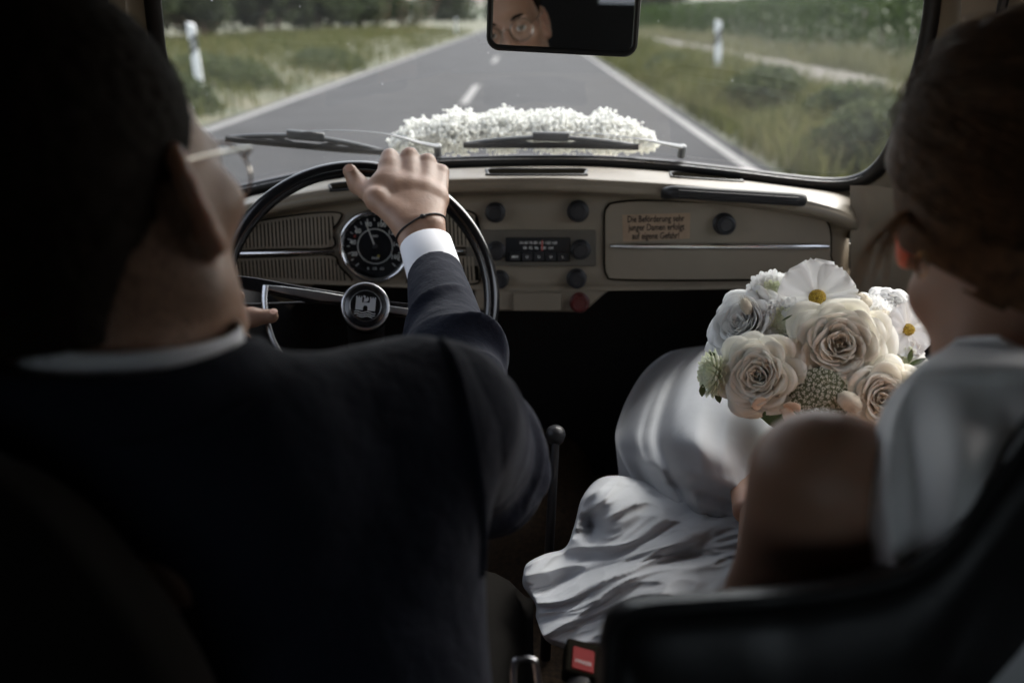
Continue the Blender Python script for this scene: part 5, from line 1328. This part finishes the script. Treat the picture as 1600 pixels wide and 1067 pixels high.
def petal(Mx, c, a0, span, Rr, Hh, curl, wav, seed, m, parent, base=.12, nu=11, nv=9, dip=0., tip=.22, name='petal', zb=0.):
    rg = np.random.RandomState(seed); ph = rg.uniform(0, 6, 4); V = []
    for j in range(nv):
        v = j/(nv-1)
        for i in range(nu):
            s = -1+2*i/(nu-1)
            w = math.sin(min(1, v*1.25+.18)*math.pi/2)
            vv = v*(1-tip*abs(s)**2.5)
            rad = Rr*(base+(1-base)*vv**.75)
            an = a0+s*span/2*w
            z = Hh*(vv**.9)+zb
            cu = max(0, vv-.68)/.32
            rad += curl*cu**1.6*(1+.5*math.sin(ph[0]+s*2.2)); z -= abs(curl)*.75*cu**2*(1+.4*math.sin(ph[3]+s*3))
            rad += wav*vv*math.sin(ph[1]+s*3.1+v*1.5); z += wav*.8*vv**2*math.sin(ph[2]+s*4.3)
            V.append((rad*math.cos(an), rad*math.sin(an), z))
    V = np.array(V) @ Mx.T+c
    o = obj(name, (V, grid_faces(nv, nu)), m, parent, auto=None)
    so = o.modifiers.new('t', 'SOLIDIFY'); so.thickness = .0005; so.offset = 0
    return o
BQ = Pd(1275, 575, 1.16)
bq = thing('bridal_bouquet', tuple(BS), 'round bouquet of cream roses, white cosmos and pale dahlias held in the bride\'s lap', 'bouquet')
def rose(px, py, d, rad, nv_, seed, label, m=None, half=False):
    c = Pd(px, py, d); n = nrm(np.array(nv_)); Mx = basis(n, (0, .3, 1)); rg = np.random.RandomState(seed); m = m or M_['petal_cream']
    core = obj('rose', tube([c-n*rad*.75, c-n*rad*.45, c-n*rad*.1, c+n*rad*.10], [rad*.12, rad*.28, rad*.22, .001], 10), M_['petal_cream'], bq, label=label)
    # from heart to rim: radius, petals in the whorl, height of the lip, outward curl
    spec = [(.07, 3, .33, .0, 2.4), (.13, 4, .36, .01, 1.9), (.19, 4, .38, .02, 1.8), (.26, 5, .40, .03, 1.7), (.33, 5, .41, .035, 1.6), (.40, 6, .415, .04, 1.5), (.47, 6, .41, .05, 1.45), (.55, 6, .395, .06, 1.4), (.63, 6, .365, .08, 1.35), (.71, 6, .32, .10, 1.35), (.79, 6, .25, .12, 1.3), (.87, 6, .16, .14, 1.3), (.92, 5, .04, .16, 1.4)]
    k = 0
    for (r_, n_, h_, cu, sp) in spec:
        off = rg.uniform(0, 6.28)
        for i in range(n_):
            a = off+i*2*math.pi/n_+rg.uniform(-.12, .12)
            sh = rg.uniform(-.035, .035)*(1 if r_ < .6 else 2.1)
            petal(Mx, c-n*rad*.42+(Mx[:, 0]*rg.uniform(-.055, .055)+Mx[:, 1]*rg.uniform(-.055, .055))*rad, a, sp*rg.uniform(.92, 1.15), rad*(r_+sh), rad*(h_+.40+rg.uniform(-.03, .03)), rad*cu, rad*(.022+.02*r_), seed*100+k, m, core, base=.25 if r_ < .6 else .15, tip=.10 if r_ < .5 else (.2 if r_ < .7 else .34))
            k += 1
    return core
toC = lambda px, py, d: nrm(CAM-Pd(px, py, d))
rose(1312, 540, 1.115, .058, toC(1312, 540, 1.1)+np.array((.03, 0, .10)), 1, 'largest cream rose in the middle of the bouquet')
rose(1186, 587, 1.125, .051, toC(1186, 587, 1.1)+np.array((-.28, 0, .12)), 2, 'cream rose at the lower left of the bouquet')
rose(1375, 622, 1.09, .046, toC(1375, 622, 1.1)+np.array((.25, 0, -.05)), 3, 'cream rose half hidden behind the bride\'s dress')
rose(1385, 487, 1.19, .040, toC(1380, 480, 1.1)+np.array((.3, .4, .7)), 4, 'white rose behind the bunny tails at the right', M_['petal_white'])
rose(1165, 510, 1.185, .050, toC(1150, 510, 1.1)+np.array((-.6, .3, .5)), 5, 'white loose flower at the left behind the lower rose', M_['petal_white'])
def pompon(px, py, d, rad, nv_, seed, n, m, label, green=True):
    c = Pd(px, py, d); nz = nrm(np.array(nv_)); Mx = basis(nz, (0, .3, 1)); rg = np.random.RandomState(seed)
    core = obj('dahlia', lathe([(rad*.5*math.sin(a), -rad*.45*math.cos(a)) for a in np.linspace(0, math.pi, 9)], c-nz*rad*.2, nz, 14), M_['petal_green'], bq, label=label)
    for i in range(n):
        t = (i+.5)/n; th = math.acos(1-1.35*t); a = i*2.39996
        dv = Mx @ np.array((math.sin(th)*math.cos(a), math.sin(th)*math.sin(a), math.cos(th)))
        L = rad*(.45+.55*min(1, t*1.6))*rg.uniform(.9, 1.08); w = rad*(.055+.085*min(1, t*1.5))
        sx = nrm(np.cross(dv, nz)+1e-4*Mx[:, 0]); upd = nrm(np.cross(sx, dv))
        P = c-nz*rad*.2; V = []
        for v_, ww, up_ in ((.25, .45, .0), (.55, .9, -.05), (.8, 1., -.02), (.95, .7, .07), (1.02, .1, .12)):
            for s in (-1, 0, 1): V.append(P+dv*L*v_+sx*w*ww*s+upd*L*(up_+(.10 if s else 0)*ww))
        obj('petal', (V, grid_faces(5, 3)), M_['petal_green'] if t < .35 and green else m, core, auto=None)
pompon(1206, 462, 1.19, .0325, toC(1206, 462, 1.2)+np.array((.1, 0, .35)), 1, 150, M_['petal_white'], 'pale green white dahlia at the top left of the bouquet')
pompon(1226, 503, 1.155, .031, toC(1226, 503, 1.2)+np.array((-.1, 0, .3)), 2, 150, M_['petal_white'], 'pale green dahlia between the cosmos and the lower rose')
pompon(1108, 585, 1.15, .027, nrm((-1, -.25, .05)), 3, 120, M_['petal_green'], 'small green white dahlia sticking out at the far left of the bouquet')
pompon(1396, 562, 1.13, .036, toC(1396, 562, 1.1)+np.array((.2, 0, .1)), 4, 150, M_['petal_white'], 'pale dahlia right of the largest rose')
pompon(1362, 500, 1.17, .032, toC(1396, 500, 1.1)+np.array((.2, 0, .6)), 5, 150, M_['petal_white'], 'pale dahlia above and right of the largest rose', False)
def cosmos(px, py, d, rad, nv_, seed, label, np_=8, rot=0., sel=None):
    c = Pd(px, py, d); n = nrm(np.array(nv_)); Mx = basis(n, (0, .3, 1)); rg = np.random.RandomState(seed)
    cen = obj('cosmos', lathe([(rad*.20, -.003), (rad*.21, .001), (rad*.15, .005), (0, .0065)], c, n, 20), M_['yellow'], bq, label=label)
    D_ = MB()
    for k in range(70):
        r_ = rad*.19*math.sqrt(k/70); a = k*2.4; p = c+Mx @ np.array((r_*math.cos(a), r_*math.sin(a), .0050-.004*(r_/(rad*.2))**2)); D_.add(*tube([p, p+n*rg.uniform(.001, .0028)+Mx[:, 0]*rg.uniform(-.0007, .0007)], [.0009, .0005], 5))
    obj('stamens', D_, M_['dial_yellow'] if True else 0, cen)['kind'] = 'stuff'
    for i in range(np_):
        a = rot+i*2*math.pi/np_+rg.uniform(-.07, .07); V = []; L = rad*rg.uniform(.95, 1.05); lift = rg.uniform(-.05, .12)
        e = Mx[:, 0]*math.cos(a)+Mx[:, 1]*math.sin(a); sx = np.cross(n, e); hw = math.pi/np_*1.75
        nu, nv2 = 9, 8
        for j in range(nv2):
            v = j/(nv2-1); w = L*hw*(.16+.84*math.sin(min(1, v*1.15)*math.pi/2)**1.3)*(1 if v < .8 else math.sqrt(max(.03, 1-((v-.8)/.2)**2*.92)))
            for i2 in range(nu):
                s = -1+2*i2/(nu-1); vv = v*(1-.05*s*s+.022*math.cos(s*7)*max(0, v-.6)/.4)
                V.append(c+e*(rad*.12+L*.88*vv)+sx*w*s*.8+n*(L*(lift*v+.10*v*v-.05*v**4)+.0018*math.cos(s*9)*v+.002*(i % 2)-.0015))
        o = obj('petal', (V, grid_faces(nv2, nu)), M_['petal_white'], cen, auto=None)
cosmos(1277, 465, 1.15, .047, toC(1277, 465, 1.1)+np.array((-.02, 0, .45)), 1, 'white cosmos with yellow centre at the top of the bouquet', 8, .2)
cosmos(1419, 515, 1.12, .033, nrm((.25, -.75, .18))+.0, 2, 'small white cosmos with yellow centre at the right of the bouquet', 8, .4)
def bunny(px, py, d, dirv, L, r, seed, label):
    c = Pd(px, py, d); dv = nrm(np.array(dirv)); rg = np.random.RandomState(seed)
    o = obj('bunny_tail_grass', lathe([(.001, -L/2), (r*.7, -L*.38), (r, -L*.1), (r*.9, L*.2), (r*.5, L*.42), (0, L/2)], c, dv, 14), M_['bunny'], bq, label=label)
    H = MB(); Mx = basis(dv)
    for k in range(260):
        t = rg.uniform(-.45, .5); a = rg.uniform(0, 6.28); rr_ = r*(1-abs(t*1.6)**2.2)*.95
        p = c+dv*L*t+(Mx[:, 0]*math.cos(a)+Mx[:, 1]*math.sin(a))*max(rr_, .0005); q = p+((p-c)*.25+dv*L*.3)*rg.uniform(.5, 1.)
        H.add([p-Mx[:, 0]*.0002, p+Mx[:, 1]*.0002, q], [(0, 1, 2)])
    obj('bristles', H, M_['bunny'], o, False, None)['kind'] = 'stuff'
bunny(1166, 479, 1.17, (-.5, .1, 1), .022, .0068, 1, 'bunny tail grass sticking up at the top left of the bouquet')
bunny(1347, 470, 1.14, (-.9, -.1, .35), .026, .008, 2, 'bunny tail grass just right of the large cosmos')
bunny(1381, 500, 1.12, (-.6, -.2, .6), .030, .010, 3, 'bunny tail grass above the pale dahlia at the right')
bunny(1328, 628, 1.08, (.8, -.2, -.5), .030, .0105, 4, 'bunny tail grass below the largest rose')
# lace flower: domed umbel of tiny florets
c = Pd(1280, 622, 1.09); nz = nrm(CAM-c+np.array((0, 0, -.05))); Mx = basis(nz)
lf = obj('lace_flower', lathe([(.034, -.012), (.032, -.003), (.022, .004), (0, .007)], c-nz*.004, nz, 20), M_['lace_green'], bq, label='greenish lace flower under the largest rose')
rg = np.random.RandomState(8); FV = MB()
for k in range(120):
    r_ = .035*math.sqrt((k+.5)/120); a = k*2.4; cc = c+Mx @ np.array((r_*math.cos(a), r_*math.sin(a), .006-.010*(r_/.034)**2))
    for q in range(22):
        a2 = rg.uniform(0, 6.28); r2 = .0024*math.sqrt(rg.rand()); p = cc+Mx @ np.array((r2*math.cos(a2), r2*math.sin(a2), rg.uniform(0, .0015)))
        s = rg.uniform(.00035, .0006); FV.add(p+(Mx @ (np.array([(s, 0, 0), (0, s, 0), (-s, 0, 0), (0, -s, 0), (0, 0, s)]).T)).T, [(0, 1, 4), (1, 2, 4), (2, 3, 4), (3, 0, 4)])
obj('florets', FV, M_['lace_white'], lf, False, None)['kind'] = 'stuff'
# blush petals, small leaves and stems
for i, (x, y, d) in enumerate(((1215, 640, 1.10), (1232, 644, 1.095), (1200, 634, 1.11), (1340, 610, 1.10), (1256, 606, 1.10))):
    petal(basis(toC(x, y, d)+np.array((0, 0, -.5))), Pd(x, y, d), i*1.3, 1.6, .016, .010, .003, .001, 50+i, M_['blush'], bq, name='blush_petal')
def leaf(px, py, d, dv, L, w, name='leaf'):
    c = Pd(px, py, d); dv = nrm(np.array(dv)); sx = nrm(np.cross(dv, nrm(CAM-c))); n = np.cross(sx, dv); V = []
    for t, ww, b in ((0, .15, 0), (.25, .8, .04), (.5, 1, .05), (.75, .7, .02), (1, .05, -.06)):
        for s in (-1, 0, 1): V.append(c+dv*L*t+sx*w*ww*s+n*(b*L+(.15*w if s else 0)))
    obj(name, (V, grid_faces(5, 3)), M_['stem'], bq, auto=None)
for a in ((1418, 572, 1.11, (1, 0, .5), .022, .003), (1424, 570, 1.11, (.5, 0, -1), .02, .003), (1420, 566, 1.11, (.1, 0, 1), .016, .003), (1428, 575, 1.11, (.9, .0, .1), .02, .0025), (1250, 560, 1.14, (-.4, 0, -.6), .02, .005), (1402, 525, 1.12, (-1, 0, -.4), .012, .002), (1120, 612, 1.15, (.3, -.2, -1), .014, .004), (1122, 560, 1.15, (-.7, 0, .5), .014, .003), (1098, 600, 1.15, (0, 0, -1), .016, .004), (1238, 492, 1.13, (-.8, 0, -.5), .014, .0012), (1196, 642, 1.10, (-.3, 0, -1), .008, .002)): leaf(*a)
obj('stems', tube([BS+np.array((0, 0, .04)), BS+sdir*.05, BS+sdir*.13], [.030, .020, .024], 14), M_['stem'], bq)
obj('ribbon', tube([BS+sdir*.02, BS+sdir*.09], [.0235, .0225], 18), M_['satin'], bq)
Mb = MB(); 
obj('flower_base', lathe([(.03, -.06), (.075, -.03), (.095, 0), (.085, .02), (.05, .035), (0, .04)], Pd(1275, 575, 1.225), nrm(toC(1275, 575, 1.2)+np.array((0, 0, .6))), 24), M_['stem'], bq)
# ================================================================== GARLAND ON THE BONNET
gr_ = thing('flower_garland', tuple(cowl_pt(0, 3)), 'long garland of tiny white gypsophila flowers lying across the bonnet in front of the windscreen', 'flower garland')
rg = np.random.RandomState(21)
path = [(628, 215), (660, 205), (700, 200), (740, 196), (780, 196), (820, 193), (860, 196), (900, 196), (940, 200), (980, 204), (1008, 214)]
GP = crom([Pd(x, y+9, 2.02) for x, y in path], 6)
core = obj('garland_core', tube(GP, [.010]+[.022]*(len(GP)-2)+[.012], 10), M_['gyps'], gr_)
n = 17000; i_ = rg.randint(0, len(GP), n); t_ = rg.rand(n); base = GP[i_]
v = rg.randn(n, 3); v /= np.linalg.norm(v, axis=1)[:, None]
clp = .036+.009*np.sin(i_*.55)+.006*np.sin(i_*1.3+1)
endf = np.clip(np.minimum(i_, len(GP)-1-i_)/6, .45, 1)
P = base+v*(clp*endf*(.6+.5*rg.rand(n)))[:, None]*np.array((1., 1.3, .95))+rg.randn(n, 3)*np.array((.006, .002, .002))
s = .0043*(.6+.7*rg.rand(n)); A = rg.randn(n, 3); A /= np.linalg.norm(A, axis=1)[:, None]; B = np.cross(A, v+rg.randn(n, 3)*.4); B /= np.linalg.norm(B, axis=1)[:, None]; Cc = np.cross(A, B)
V = np.stack([P+A*s[:, None], P+B*s[:, None], P-A*s[:, None], P-B*s[:, None], P+Cc*s[:, None]*.7, P-Cc*s[:, None]*.7], 1).reshape(-1, 3)
k = np.arange(n)*6; T = np.concatenate([np.stack([k+a, k+b, k+c], 1) for a, b, c in ((0, 1, 4), (1, 2, 4), (2, 3, 4), (3, 0, 4), (1, 0, 5), (2, 1, 5), (3, 2, 5), (0, 3, 5))])
o = link('florets', mesh('florets', V, T, False), M_['gyps'], gr_); o['kind'] = 'stuff'
n2 = 900; i2 = rg.randint(0, len(GP), n2); v2 = rg.randn(n2, 3); v2 /= np.linalg.norm(v2, axis=1)[:, None]; a = GP[i2]; b = a+v2*.036; w = rg.randn(n2, 3)*.0006
V = np.stack([a-w, a+w, b], 1).reshape(-1, 3); o = link('twigs', mesh('twigs', V, np.arange(n2*3).reshape(n2, 3), False), M_['stem'], gr_); o['kind'] = 'stuff'
